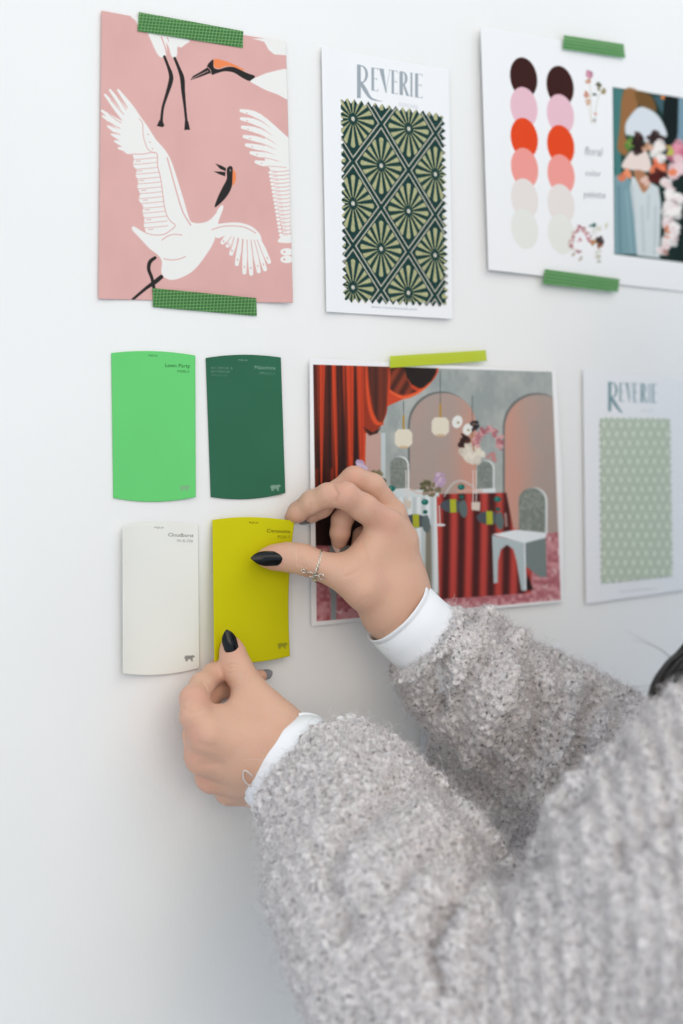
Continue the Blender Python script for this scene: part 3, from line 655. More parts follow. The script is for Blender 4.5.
chip([(206, 358), (279.5, 357.5), (284, 493), (211, 497)], (.001,)*4, (50, 104, 78), 'Malachite', 'PPU11-1', (128, 168, 148), (140, 168, 152), (275.5, 488),
     'dark green paint chip, upper right of the four, beside the bright green one', dd=lambda u, v: .0018*u**6,
     extra=[('INTERIOR &', 211, 369, 2.4, (104, 146, 124), 1.2, .02, 'LEFT'), ('EXTERIOR', 211, 372.6, 2.4, (104, 146, 124), 1.2, .02, 'LEFT'), ('SEMI-GLOSS', 211, 376, 2., (90, 134, 112), 1.1, .02, 'LEFT')])
chip([(120.5, 526), (197.5, 525), (199, 668), (121, 673)], (.003, .001, .001, .004), (233, 233, 226), 'Cloudburst', 'W-B-700', (112, 112, 108), (128, 128, 124), (189.5, 658.5),
     'white paint chip below the bright green chip on the wall', dd=lambda u, v: .003*(1-u)**5+.001*u**6)
YC = [(212.5, 520), (294.5, 521), (290, 656), (214.5, 662)]
YD = (.004, .0175, .0075, .0185)
def ydd(u, v): return -.0035*np.sin(u*math.pi)*(1-v)+.004*np.sin(v*math.pi)*(u)*0-.0045*np.sin(v*math.pi)*(u)
chip(YC, YD, (202, 196, 8), 'Citronette', 'P320-7', (66, 66, 14), (140, 140, 40), (282.5, 646), 'yellow-green paint chip held against the wall by both hands', dd=ydd, top=.022, bot=.025)

# ------------------------------------------------------------------ implicit surfaces
class Field:
    def __init__(s, lo, hi, h):
        s.lo = np.array(lo, float); s.h = h; s.n = np.ceil((np.array(hi)-s.lo)/h).astype(int)+1
        s.f = np.full(s.n, .05, np.float32)
    def cone(s, a, b, ra, rb, k=.004, sub=False, sq=None):
        a, b = np.asarray(a, float), np.asarray(b, float); R = max(ra, rb)+max(k, .002)*1.5+.003
        if sq is not None: R *= max(1, 1/sq[1]) if sq[1] < 1 else sq[1]
        i0 = np.clip(np.floor((np.minimum(a, b)-R-s.lo)/s.h).astype(int), 0, s.n); i1 = np.clip(np.ceil((np.maximum(a, b)+R-s.lo)/s.h).astype(int)+1, 0, s.n)
        if np.any(i1 <= i0): return
        ax = [s.lo[i]+s.h*np.arange(i0[i], i1[i]) for i in range(3)]
        X, Y, Z = np.meshgrid(*ax, indexing='ij'); q = [X-a[0], Y-a[1], Z-a[2]]; ba = b-a; L2 = ba@ba+1e-12
        t = np.clip((q[0]*ba[0]+q[1]*ba[1]+q[2]*ba[2])/L2, 0, 1); w = [q[i]-t*ba[i] for i in range(3)]
        d2 = w[0]**2+w[1]**2+w[2]**2
        if sq is not None:   # flatten along direction sq[0] by factor sq[1]
            n = np.asarray(sq[0], float); n = n/np.linalg.norm(n); dn = w[0]*n[0]+w[1]*n[1]+w[2]*n[2]
            d2 = d2-dn**2+(dn/sq[1])**2
        d = np.sqrt(d2)-(ra+(rb-ra)*t)
        if sq is not None and sq[1] < 1: d = d*(.5+.5*sq[1])
        sl = tuple(slice(i0[i], i1[i]) for i in range(3)); f = s.f[sl]
        if sub: d = -d; h = np.clip(.5-.5*(d-f)/k, 0, 1); s.f[sl] = np.maximum(f, d)+k*h*(1-h)*1.0 if k else np.maximum(f, d)
        else:
            h = np.maximum(k-np.abs(f-d), 0)/k; s.f[sl] = np.minimum(f, d)-h*h*k*.25
    def chain(s, pts, rad, k=.004, sq=None):
        for i in range(len(pts)-1): s.cone(pts[i], pts[i+1], rad[i], rad[i+1], k, sq=sq)
    def extract(s):
        g = openvdb.FloatGrid(.05); g.copyFromArray(np.clip(s.f, -.05, .05)); v, t, q = g.convertToPolygons(0.0, 0.0)
        v = np.asarray(v, float)*s.h+s.lo; t = np.asarray(t, int).reshape(-1, 3); q = np.asarray(q, int).reshape(-1, 4)
        a, b, c = v[q[:, 0]], v[q[:, 1]], v[q[:, 2]]; vol = np.einsum('ij,ij->i', a, np.cross(b, c)).sum()
        if vol < 0: q = q[:, ::-1]; t = t[:, ::-1]
        return v, q, t
def relax(v, q, it=2, lam=.5):
    e = np.vstack([q[:, [0, 1]], q[:, [1, 2]], q[:, [2, 3]], q[:, [3, 0]]]); n = len(v)
    for _ in range(it):
        s = np.zeros_like(v); c = np.zeros(n)
        for k in range(3): s[:, k] = np.bincount(e[:, 0], v[e[:, 1], k], n)+np.bincount(e[:, 1], v[e[:, 0], k], n)
        c = np.bincount(e[:, 0], minlength=n)+np.bincount(e[:, 1], minlength=n); v = np.where(c[:, None] > 0, v*(1-lam)+lam*s/np.maximum(c, 1)[:, None], v)
    return v
def normals(v, q):
    fn = np.cross(v[q[:, 2]]-v[q[:, 0]], v[q[:, 3]]-v[q[:, 1]]); N = np.zeros_like(v)
    for c in range(4):
        for k in range(3): N[:, k] += np.bincount(q[:, c], fn[:, k], len(v))
    return N/(np.linalg.norm(N, axis=1)[:, None]+1e-12)
def PP(l):
    """[(px,py,d,rpx)...] -> points, radii in metres"""
    return [P(a, b_, d) for a, b_, d, r in l], [rm(a, b_, d, r) for a, b_, d, r in l]

# skeleton
LW = P(292, 762, .058); LE = P(432, 985, .25); LS = np.array([.085, -.37, 1.31])
RW = P(402, 617, .052); RE = np.array([.205, -.145, 1.215]); RS = np.array([.40, -.27, 1.345])
NECK = (LS+RS)/2+np.array([-.0, .0, .075]); HEAD = NECK+np.array([-.02, .035, .16])
FACE = np.array([-.62, .78, -.12]); FACE /= np.linalg.norm(FACE)
person = bpy.data.objects.new('person', None); COL.objects.link(person); person.location = (NECK[0], NECK[1]-.03, 0); bpy.context.view_layer.update()
tag(person, 'person in fuzzy grey sweater over white shirt, holding the yellow-green chip with both hands', 'person')

bodyV, bodyQ, bodyT = [], [], []
def add_body(v, q, t):
    o = sum(len(x) for x in bodyV); bodyV.append(v); bodyQ.append(q+o); bodyT.append(t+o)
# --- right hand (upper one)
h = Field(P(300, 560, .0)-np.array([.085, .115, .09]), P(380, 560, 0)+np.array([.075, -.0002, .085]), .0008)
def fing(l, k=.0035, fld=None):
    a, r = PP(l); (fld or h).chain(a, r, k)
# index
fing([(397, 541, .046, 21), (386, 524, .050, 15.5), (364, 508, .050, 13.5), (345, 495.5, .049, 13), (328, 495, .040, 11.4), (312, 502, .029, 11.2), (298, 512, .018, 9.6), (291.5, 517.5, .0115, 7.2)], .004)
# middle
h2pts = [(401, 540, .030, 16), (392, 514, .034, 14), (372, 486, .036, 12.5), (354, 479, .034, 12.5), (336, 492, .027, 10.6), (322, 508, .019, 9.4), (312, 515.5, .013, 7.8)]
fing(h2pts, .003)
# ring finger, curled down
fing([(402, 550, .018, 14), (388, 525, .020, 12), (366, 508, .024, 11), (350, 508, .025, 11), (342, 520, .024, 10.5), (340, 533, .022, 10), (339.5, 541, .020, 8)], .0022)
# little finger
fing([(402, 566, .019, 12), (390, 548, .0175, 10), (374, 532, .018, 9.6), (362, 536, .016, 9), (358, 548, .016, 7.5)], .002)
# palm
fing([(389, 532, .044, 18), (399, 576, .048, 22), (403, 602, .054, 21)], .010)
fing([(397, 545, .030, 15), (402, 580, .036, 19), (405, 606, .045, 19)], .010)
fing([(396, 548, .036, 17), (395, 590, .044, 27), (392, 612, .052, 27)], .012)
fing([(402, 562, .017, 12), (404, 590, .026, 15), (402, 608, .042, 18)], .010)
fing([(385, 550, .045, 18), (378, 585, .050, 24)], .012)
fing([(398, 596, .053, 26), (388, 614, .055, 21), (404, 632, .058, 17)], .010)
fing([(405, 600, .050, 22), (408, 612, .052, 22), (440, 655, .064, 22)], .010)
# thumb
fing([(386, 606, .056, 25), (364, 588, .055, 20.5), (346, 576, .049, 16.6), (328, 568.5, .041, 13.8), (310, 562, .034, 13), (300, 558.5, .030, 13.6), (286, 557, .0225, 13), (272, 557.5, .0178, 10.6), (264, 558, .0155, 8)], .006)
# web between thumb and index
fing([(352, 566, .046, 12), (366, 556, .046, 12), (376, 545, .046, 13)], .014)
v, q, t = h.extract(); v = relax(v, q, 3); Nn = normals(v, q)
# creases and fine skin relief
def crease(v, Nn, pts, w, dep):
    """shallow skin fold along a polyline of points on the surface"""
    m = np.full(len(v), 1e9)
    for a, b_ in zip(pts[:-1], pts[1:]):
        ba = b_-a; tt = np.clip(((v-a)@ba)/(ba@ba), 0, 1); m = np.minimum(m, np.linalg.norm(v-a-tt[:, None]*ba, axis=1))
    return v-Nn*(dep*np.exp(-(m/w)**2))[:, None]
def surf(v, px, py):
    """surface point nearest the camera at a photo pixel"""
    x, y, z = PX(v); m = (x-px)**2+(y-py)**2; I = np.where(m < 9)[0]
    if not len(I): I = np.argsort(m)[:4]
    return v[I[np.argmin(z[I])]]
def creases(v, Nn, L):
    for pts, w, dep in L: v = crease(v, Nn, [surf(v, *p_) for p_ in pts], w, dep)
    return v
v = creases(v, Nn, [([(297.5, 546), (296, 557), (298, 568)], .0007, .0007), ([(301.5, 547), (300.5, 558), (302, 569)], .0007, .0008), ([(305, 549), (305, 560), (306, 570)], .0006, .0005),
                    ([(333, 482), (335, 492), (333, 504)], .001, .0009), ([(308, 505), (311, 513), (313, 519)], .0009, .0006), ([(344, 575), (356, 572), (364, 565)], .0012, .0005), ([(351, 615), (356, 606), (366, 600)], .0012, .0004),
                    ([(360, 541), (368, 548), (372, 557)], .0014, .0006)])
RHV = v; add_body(v, q, t)
# --- left hand (lower one)
h = Field(P(240, 720, 0)-np.array([.08, .125, .085]), P(240, 720, 0)+np.array([.115, -.0002, .085]), .0008)
fing([(236, 745, .060, 22), (208, 734, .058, 17.5), (195, 716, .052, 14.4), (193.5, 699, .044, 13.2), (202, 685, .032, 11.6), (213, 675, .021, 11), (221, 667, .012, 9.6), (228, 657, .0085, 8)], .004)
fing([(235, 762, .050, 20), (204, 757, .048, 15), (196, 735, .036, 13), (200, 712, .026, 12), (214, 692, .019, 11), (236, 686, .015, 9.5), (252, 680, .013, 8.6), (260, 676.5, .012, 7)], .003)
fing([(238, 775, .040, 18), (212, 777, .036, 13.5), (208, 760, .022, 11), (218, 740, .014, 10), (236, 728, .014, 9), (252, 722, .014, 8)], .003)
fing([(245, 785, .032, 16), (230, 790, .030, 12.5), (228, 775, .018, 10), (240, 758, .013, 9), (254, 748, .014, 8)], .003)
fing([(208, 738, .052, 17), (262, 738, .062, 26), (292, 742, .062, 26)], .010)
fing([(203, 757, .046, 15), (245, 760, .058, 24), (288, 762, .062, 30)], .010)
fing([(212, 776, .035, 13), (245, 774, .048, 21), (284, 778, .058, 27)], .010)
fing([(230, 789, .028, 12), (252, 783, .040, 19), (274, 786, .052, 22), (296, 788, .062, 18)], .010)
fing([(285, 742, .062, 26), (310, 775, .072, 22)], .010); fing([(275, 775, .058, 24), (302, 795, .070, 20)], .010)
fing([(292, 738, .062, 25), (276, 722, .062, 22), (262, 706, .056, 18.5), (250, 690, .047, 15.2), (241, 675, .037, 13.6), (235, 662, .030, 12.8), (232, 650, .0245, 10.6), (230.5, 644, .0215, 8)], .006)
fing([(238, 712, .050, 12), (222, 718, .052, 12)], .014)
v, q, t = h.extract(); v = relax(v, q, 3); Nn = normals(v, q)
v = creases(v, Nn, [([(224, 664), (234, 661), (243, 664)], .0007, .0007), ([(225, 668), (235, 665), (246, 668)], .0007, .0006), ([(226, 672), (237, 670), (247, 673)], .0006, .0004), ([(181, 706), (190, 712), (204, 708)], .0012, .0006),
                    ([(196, 745), (214, 750)], .003, .0008), ([(200, 768), (218, 766)], .003, .0008), ([(252, 671), (247, 680)], .001, .0005), ([(206, 682), (211, 690)], .0009, .0008)])
LHV = v; add_body(v, q, t)
# --- rest of the body
g = Field((-.22, -.62, .0), (.62, -.01, 1.76), .006)
def ch(pts, rad, k=.03, sq=None): g.chain([np.array(p_, float) for p_ in pts], rad, k, sq)
g.chain([P(300, 775, .066), P(368, 850, .115), P(432, 990, .235), P(600, 985, .31), LS+np.array([.012, 0, -.02])], [.019, .028, .032, .034, .032], .02)
g.chain([P(425, 640, .064), P(540, 735, .09), RE, (RE+RS)/2, RS], [.019, .028, .032, .035, .04], .02)
HIP = np.array([NECK[0], NECK[1]-.03, .88]); AX = (RS-LS); AX[2] = 0; AX /= np.linalg.norm(AX); FR = np.array([-AX[1], AX[0], 0])
for s in (-1, 1):
    ch([NECK+AX*s*.14+(0, 0, -.09), HIP+AX*s*.05+(0, 0, .22), HIP+AX*s*.09], [.055, .085, .085], .05)
    ch([HIP+AX*s*.09, HIP+AX*s*.095+(0, 0, -.40), HIP+AX*s*.10+(0, 0, -.80)], [.085, .055, .036], .03)
    ch([HIP+AX*s*.10+(0, 0, -.82)-FR*.02, HIP+AX*s*.105+(0, 0, -.845)+FR*.15], [.033, .026], .02)
ch([NECK+(0, 0, -.10), HIP+(0, 0, .2), HIP], [.085, .09, .09], .05)
ch([LS+np.array([.03, 0, -.015]), NECK+(0, 0, -.06), RS], [.030, .052, .040], .03); ch([NECK+(0, 0, -.06), NECK+(0, 0, .07)], [.055, .052], .03)
v, q, t = g.extract(); v = relax(v, q, 2); add_body(v, q, t)
# head with a face
hd = Field(HEAD-.16, HEAD+.16, .0022); UPV = np.array([0, 0, 1.]); SD = np.cross(FACE, UPV); SD /= np.linalg.norm(SD); FU = np.cross(SD, FACE)
def hp(f_, s_, u_): return HEAD+FACE*f_+SD*s_+FU*u_
hd.cone(hp(-.02, 0, .03), hp(.005, 0, .025), .078, .072, .02); hd.cone(hp(.02, 0, -.02), hp(.045, 0, -.075), .058, .030, .03); hd.cone(hp(-.01, 0, -.06), hp(-.03, 0, -.14), .05, .05, .03)
for s in (-1, 1):
    hd.cone(hp(.055, s*.030, -.02), hp(.05, s*.034, -.03), .018, .018, .02); hd.cone(hp(-.005, s*.073, .02), hp(-.002, s*.072, -.025), .012, .008, .006)
    hd.cone(hp(.088, s*.030, .010), hp(.088, s*.034, .010), .013, .013, .006, sub=True)
    hd.cone(hp(.072, s*.016, .026), hp(.066, s*.042, .028), .008, .006, .01)
hd.cone(hp(.082, 0, .012), hp(.090, 0, -.020), .006, .0075, .008); hd.cone(hp(.083, -.007, -.024), hp(.083, .007, -.024), .0065, .0065, .006)
hd.cone(hp(.080, -.016, -.050), hp(.080, .016, -.050), .0065, .0065, .004); hd.cone(hp(.077, -.014, -.060), hp(.077, .014, -.060), .0075, .0075, .004); hd.cone(hp(.066, 0, -.085), hp(.06, 0, -.085), .018, .018, .015)
v, q, t = hd.extract(); v = relax(v, q, 2); add_body(v, q, t)
# skin mesh
V = np.vstack(bodyV); Q = np.vstack(bodyQ); T = np.vstack(bodyT)
me = np_mesh('body', V, [Q, T] if len(T) else [Q]); body = link('body', me, M['skin'], person)
# natural pigment: redder at knuckles and fingertips
redP = [P(*a) for a in [(288, 518, .012), (345, 493, .055), (386, 520, .06), (268, 560, .02), (355, 478, .04), (340, 540, .02), (196, 697, .05), (197, 735, .06), (192, 757, .05), (215, 672, .02), (232, 652, .03), (262, 676, .012), (205, 778, .04)]]
red = np.zeros(len(V))
for a in redP: red = np.maximum(red, np.exp(-(np.linalg.norm(V-a, axis=1)/.011)**2))
red = np.clip(red*.5+.25*(vnoise(V[:, 0]*90, V[:, 1]*90, V[:, 2]*90)-.3), 0, 1)
at = me.color_attributes.new('pigment', 'FLOAT_COLOR', 'POINT'); at.data.foreach_set('color', np.column_stack([red, red, red, np.ones(len(red))]).astype(np.float32).ravel())
m = M['skin']; L = m.node_tree.links; a = node(m, 'ShaderNodeAttribute', attribute_name='pigment'); mx = node(m, 'ShaderNodeMix', data_type='RGBA')
mx.inputs[6].default_value = (*lin((210, 168, 144)), 1); mx.inputs[7].default_value = (*lin((206, 150, 132)), 1)
L.new(a.outputs['Fac'], mx.inputs[0]); L.new(mx.outputs[2], m.node_tree.nodes['Principled BSDF'].inputs['Base Color'])
bump(m, 520, .5, .0006, detail=7)

# --- nails
def nail(base, tip, nrm, w, m, name='fingernail', curl=.0012, lab=None):
    base, tip, nrm = [np.asarray(x, float) for x in (base, tip, nrm)]
    ax = tip-base; L_ = np.linalg.norm(ax); ax /= L_; nrm = nrm-ax*(nrm@ax); nrm /= np.linalg.norm(nrm); sd = np.cross(ax, nrm)
    nu, nv = 17, 29; V = []
    for lay in (0, 1):
        for j in range(nv):
            s = j/(nv-1)
            if s < .18: hw = math.sqrt(max(0, 1-((.18-s)/.18)**2*.96))*.96
            elif s < .5: hw = .96+.04*math.sin((s-.18)/.32*math.pi/2)
            else: hw = max(.02, (1-((s-.5)/.5)**1.9))**.8
            for i in range(nu):
                u_ = (2*i/(nu-1)-1)*hw; drop = w*.30*u_*u_+curl*(s*2-1)**2*1.0
                V.append(base+ax*L_*s+sd*u_*w/2+nrm*(-drop-(.0007 if lay else 0)))
    n = nu*nv; i = np.arange(n).reshape(nv, nu)
    q = np.stack([i[:-1, :-1], i[:-1, 1:], i[1:, 1:], i[1:, :-1]], -1).reshape(-1, 4)
    lo_ = np.concatenate([i[0, :], i[1:, -1], i[-1, -2::-1], i[-2:0:-1, 0]]); l2 = np.roll(lo_, -1)
    o = link(name, np_mesh(name, np.array(V), [np.vstack([q, (q+n)[:, ::-1], np.stack([l2, lo_, lo_+n, l2+n], -1)])]), m, person)
    if lab: tag(o, lab)
    return o
toC = lambda q: (CAMP-q)/np.linalg.norm(CAMP-q)
q = surf(RHV, 276, 557); nd = -q[1]
nail(P(283, 557.3, nd+.0026), P(251.3, 557.6, nd-.0035), toC(q)+np.array([0, 0, .22]), .0108, M['nail'], lab='glossy black pointed fingernail')
q = surf(LHV, 231, 648); nd = -q[1]
nail(P(233.5, 652.5, nd+.0025), P(226.6, 629.5, nd-.0015), toC(q)+np.array([.15, 0, .0]), .0104, M['nail'], lab='glossy black pointed fingernail')
nail(P(318, 521, .0095), P(299.5, 524.5, .008), (-.3, -.7, -.7), .0085, M['natnail'])
nail(P(332.5, 533, .021), P(337, 554.5, .019), (-1, -.5, -.1), .008, M['palenail'])
nail(P(262, 673.5, .012), P(273, 670, .010), (.1, -.7, .8), .0085, M['natnail'])

# --- rings on the right thumb
def ring_frame(px, py):
    c = P(px, py, .0365); ax = P(345, 575, .048)-P(300, 558.5, .030); ax /= np.linalg.norm(ax); u_ = np.cross(ax, [0, 0, 1.]); u_ /= np.linalg.norm(u_); return c, ax, u_, np.cross(ax, u_)
c, ax, u_, w_ = ring_frame(317.5, 565.5); gs = []
for k in (0, math.pi):
    pts = []
    for a in np.linspace(0, 2*math.pi, 140, endpoint=False):
        R_ = .0109+.0005*math.cos(11*a+k); pts.append(c+ax*(.0007*math.sin(11*a+k)+.0012*math.sin(a))+R_*(u_*math.cos(a)+w_*math.sin(a)))
    gs.append(tube_geo(pts, .00055, 6, True))
o = tubes('ring', gs, M['silver'], person); tag(o, 'thin twisted silver ring on the thumb')
c, ax, u_, w_ = ring_frame(320.5, 567.3); gs = [tube_geo([c+ax*(.001+.0022*math.sin(a-1.9))+.0111*(u_*math.cos(a)+w_*math.sin(a)) for a in np.linspace(0, 2*math.pi, 90, endpoint=False)], .0006, 6, True)]
def surf_pt(px, py, lift): q_ = surf(RHV, px, py); return P(px, py, -q_[1]+lift)
def loop(cx, cy, rx, ry, rot, lift=.0012):
    pts = []
    for a in np.linspace(0, 2*math.pi, 26, endpoint=False):
        x, y = rx*math.cos(a), ry*math.sin(a); pts.append(surf_pt(cx+x*math.cos(rot)-y*math.sin(rot), cy+x*math.sin(rot)+y*math.cos(rot), lift))
    pts = np.array(pts); pts = (pts+np.roll(pts, 1, 0)+np.roll(pts, -1, 0))/3; return tube_geo(pts, .0005, 6, True)
gs += [loop(310.5, 574.5, 3.2, 2.3, .5), loop(316, 578, 3.6, 2.6, -.3), loop(321.5, 576.5, 3, 2.4, .9), loop(303.5, 571, 2.2, 1.6, .2)]
o = tubes('ring', gs, M['silver'], person); tag(o, 'silver ring with small open knot loops on the thumb')
# --- clear elastic at the left wrist
pts = catmull([surf_pt_ for surf_pt_ in [P(x, y, -surf(LHV, x, y)[1]+.001) for x, y in ((251, 786), (246, 783), (243, 777), (244, 771), (248, 772), (252, 776))]], 5)
o = tubes('elastic_band', [tube_geo(pts, .0008, 6)], M['elastic'], person); tag(o, 'clear elastic loop at the wrist')

# --- shirt cuffs: elliptical sleeve ends
def cuff(c0, c1, r0, r1, name, sq, lab=None):
    """c0 hand side centre, c1 arm side centre; sq (long, short) radii scale"""
    ax = c1-c0; L_ = np.linalg.norm(ax); ax /= L_; view = toC(c0); u_ = np.cross(ax, view); u_ /= np.linalg.norm(u_); w_ = np.cross(ax, u_)
    n, V, rows = 96, [], []
    prof = [(0.12, -.0022), (0.03, -.0016), (0, -.0004), (.004, .0004), (.02, .0004), (.055, .0), (.07, -.0012), (.085, .0004), (.3, 0), (.6, 0), (1, 0)]
    for s, off in prof:
        for k in range(n):
            a = 2*math.pi*k/n; rr = 1+.012*math.sin(3*a+s*4)+.006*math.sin(7*a+9*s)
            R0 = r0+(r1-r0)*s
            V.append(c0+ax*L_*s+(u_*math.cos(a)*(R0*sq[0]*rr+off)+w_*math.sin(a)*(R0*sq[1]*rr+off)))
    V = np.array(V); N = len(prof); q = np.array([[i*n+k, i*n+(k+1) % n, (i+1)*n+(k+1) % n, (i+1)*n+k] for i in range(N-1) for k in range(n)])
    o = link(name, np_mesh(name, V, [q]), M['cuff'], person); return o
cuff(P(397, 611, .053), P(452, 664, .066), .0285, .031, 'shirt_cuff', (1.0, .92))
cuff(P(284, 760, .062), P(322, 791, .103), .0378, .0365, 'shirt_cuff', (1.0, .82))

# ------------------------------------------------------------------ sweater
sw = Field((-.20, -.56, 1.02), (.34, -.012, 1.47), .0017)
def blobs(l, k, sub=False):
    a, r = PP(l)
    for i in range(len(a)-1): sw.cone(a[i], a[i+1], r[i], r[i+1], k, sub)
# right arm
blobs([(408, 626, .060, 44), (424, 641, .064, 45), (446, 664, .066, 47)], .01)
blobs([(452, 676, .068, 50), (478, 694, .075, 62), (540, 735, .09, 78), (600, 780, .12, 84), (665, 835, .15, 86)], .006)
blobs([(478, 646, .066, 34), (500, 680, .072, 56)], .012); blobs([(492, 752, .064, 66), (520, 800, .072, 74)], .014)
blobs([(665, 835, .15, 86), (760, 790, .20, 100), (900, 740, .26, 105)], .01); blobs([(540, 690, .085, 40), (575, 735, .10, 66)], .012)
# left arm
lf = [(278, 750, .060, 57), (298, 768, .072, 58), (332, 801, .096, 80), (368, 850, .122, 99), (405, 922, .17, 120), (446, 1002, .235, 128)]
blobs(lf, .012)
blobs([(446, 1002, .235, 128), (510, 1030, .265, 128), (612, 990, .31, 134), (700, 905, .345, 155), (830, 850, .36, 165)], .008)
blobs([(655, 868, .33, 114), (745, 795, .35, 120)], .02)
blobs([(340, 850, .14, 60), (370, 930, .2, 80)], .03)
# folds pressed into the cloth
def fold(pts, r, k=.02, bury=.6):
    """valley: a soft groove along a line of photo pixels on the near surface"""
    a = [np.array(P(x, y, d)) for x, y, d in pts]
    for i in range(len(a)-1): sw.cone(a[i], a[i+1], r, r, k, True)
def cut(c, ax, R_):
    lo = np.clip(((c-R_-sw.lo)/sw.h).astype(int), 0, sw.n); hi = np.clip(((c+R_-sw.lo)/sw.h).astype(int), 0, sw.n)
    X, Y, Z = np.meshgrid(*[sw.lo[i]+sw.h*np.arange(lo[i], hi[i]) for i in range(3)], indexing='ij')
    d = (c[0]-X)*ax[0]+(c[1]-Y)*ax[1]+(c[2]-Z)*ax[2]; sl = tuple(slice(lo[i], hi[i]) for i in range(3)); f = sw.f[sl]; k = .005
    sw.f[sl] = np.maximum(f, d)+np.maximum(k-np.abs(f-d), 0)**2/k*.25
ax1 = P(452, 664, .066)-P(397, 611, .053); ax1 /= np.linalg.norm(ax1); C1 = P(424.5, 643, .064); cut(C1, ax1, .055)
ax2 = P(332, 797, .112)-P(285, 760, .062); ax2 /= np.linalg.norm(ax2); C2 = P(315, 787, .088); cut(C2, ax2, .08)
v0, q0, t0 = sw.extract()
def grooves(v, N, L):
    x, y, z = PX(v); face = np.einsum('ij,ij->i', N, (CAMP-v)) > 0
    for pts, w, dep in L:
        m = np.full(len(v), 1e9); p_ = np.array(pts, float)
        for a, b_ in zip(p_[:-1], p_[1:]):
            ba = b_-a; tt = np.clip(((x-a[0])*ba[0]+(y-a[1])*ba[1])/(ba@ba), 0, 1); m = np.minimum(m, np.hypot(x-a[0]-tt*ba[0], y-a[1]-tt*ba[1]))
        v = v-N*(dep*np.exp(-(m/w)**2)*face)[:, None]
    return v
v = relax(v0, q0, 3); N = normals(v, q0)
v = grooves(v, N, [([(400, 792), (350, 830), (330, 870), (345, 930)], 16, .009), ([(448, 905), (430, 940), (440, 985)], 14, .016), ([(478, 868), (452, 905)], 16, .010), ([(405, 890), (425, 860), (470, 850)], 14, .006),
                   ([(500, 905), (470, 960), (470, 1010)], 20, .006), ([(478, 604), (456, 640), (439, 680), (434, 715)], 7, .015), ([(500, 628), (520, 665), (545, 700)], 9, .008), ([(486, 608), (470, 655), (452, 700)], 9, -.006), ([(560, 655), (572, 700), (560, 745)], 9, .010), ([(600, 700), (585, 760), (560, 800)], 12, .016), ([(530, 650), (545, 700), (535, 760)], 10, .009), ([(625, 705), (610, 760)], 9, .010), ([(520, 640), (505, 700), (470, 760)], 12, -.006), ([(440, 770), (480, 800), (520, 850)], 26, .012), ([(575, 690), (600, 730)], 10, -.006), ([(478, 612), (470, 660), (460, 700)], 8, .004),
                   ([(560, 700), (530, 740), (520, 790)], 10, .006), ([(590, 708), (575, 760)], 10, .006), ([(620, 860), (580, 920)], 30, .006), ([(455, 700), (470, 740), (500, 770)], 12, .005),
                   ([(440, 900), (460, 915)], 9, -.008), ([(420, 890), (405, 920)], 12, -.008), ([(690, 800), (620, 850)], 16, .006)])
N = normals(relax(v, q0, 2), q0)
n3 = lambda s, sd=0: vnoise(v[:, 0]*s+50, v[:, 1]*s+50, v[:, 2]*s+50, sd)
v = v+N*((n3(22)-.5)*.012+(n3(60, 3)-.5)*.004)[:, None]
# knit: ribs follow the arms
def armcoord(v, pts, rr):
    best = np.full(len(v), 1e9); U = np.zeros(len(v)); Vv = np.zeros(len(v)); acc = 0
    ref = np.array([.2, .3, 1.])
    for (a, b_, r) in zip(pts[:-1], pts[1:], rr):
        ba = b_-a; L_ = np.linalg.norm(ba); ba = ba/L_; tt = (v-a)@ba; tc = np.clip(tt, 0, L_); w = v-a-tc[:, None]*ba; d = np.linalg.norm(w, axis=1)/r
        u_ = ref-ba*(ref@ba); u_ /= np.linalg.norm(u_); w_ = np.cross(ba, u_); ang = np.arctan2(w@w_, w@u_)
        m = d < best; best[m] = d[m]; U[m] = ang[m]; Vv[m] = acc+tt[m]; acc += L_
    return best, U, Vv
lp, lr = PP(lf+[(600, 985, .31, 140), (700, 905, .345, 155), (830, 850, .36, 165)]); rp, rr_ = PP([(424, 641, .064, 45), (478, 700, .075, 66), (540, 740, .09, 78), (600, 780, .12, 84), (665, 835, .15, 86), (900, 740, .26, 105)])
bl, ul, vl = armcoord(v, lp, lr); br, ur, vr = armcoord(v, rp, rr_)
isl = bl < br; U = np.where(isl, ul, ur); Vv = np.where(isl, vl, vr)
nr = np.where(isl, 44, 38); ph = U*nr+(n3(30, 5)-.5)*2.4
shp = np.clip((PX(v)[0]-440)/120, 0, 1)*isl
ph = np.where(shp > .4, (v@np.array([.80, -.60, 0]))*2*math.pi/.0115+(n3(12, 5)-.5)*3, ph)
rib = np.cos(ph); row = np.cos(Vv*2*math.pi/.0062+np.where(rib > 0, .9, -.9)+(n3(40, 6)-.5)*3)
v = v+N*((.0010+.0008*shp)*rib+.0012*row*(.4+.6*np.abs(rib))+(n3(190, 7)-.5)*.0034+(n3(330, 9)-.5)*.0022)[:, None]
SWV, SWQ = v, q0
sme = np_mesh('sweater', v, [q0]); 
m = M['wool'] = mat('grey_mohair_wool', (186, 178, 176), .95, .05); L = m.node_tree.links; bb = m.node_tree.nodes['Principled BSDF']
bb.inputs['Sheen Weight'].default_value = .3; bb.inputs['Sheen Roughness'].default_value = .5
tc = node(m, 'ShaderNodeTexCoord'); n1 = node(m, 'ShaderNodeTexNoise'); n1.inputs['Scale'].default_value = 330; n1.inputs['Detail'].default_value = 3
cr = node(m, 'ShaderNodeValToRGB'); e = cr.color_ramp.elements; e[0].position = .31; e[0].color = (*lin((122, 119, 122)), 1); e[1].position = .66; e[1].color = (*lin((238, 234, 234)), 1)
x = e.new(.45); x.color = (*lin((222, 217, 216)), 1)
L.new(tc.outputs['Object'], n1.inputs['Vector']); L.new(n1.outputs[0], cr.inputs[0])
L.new(cr.outputs[0], bb.inputs['Base Color'])
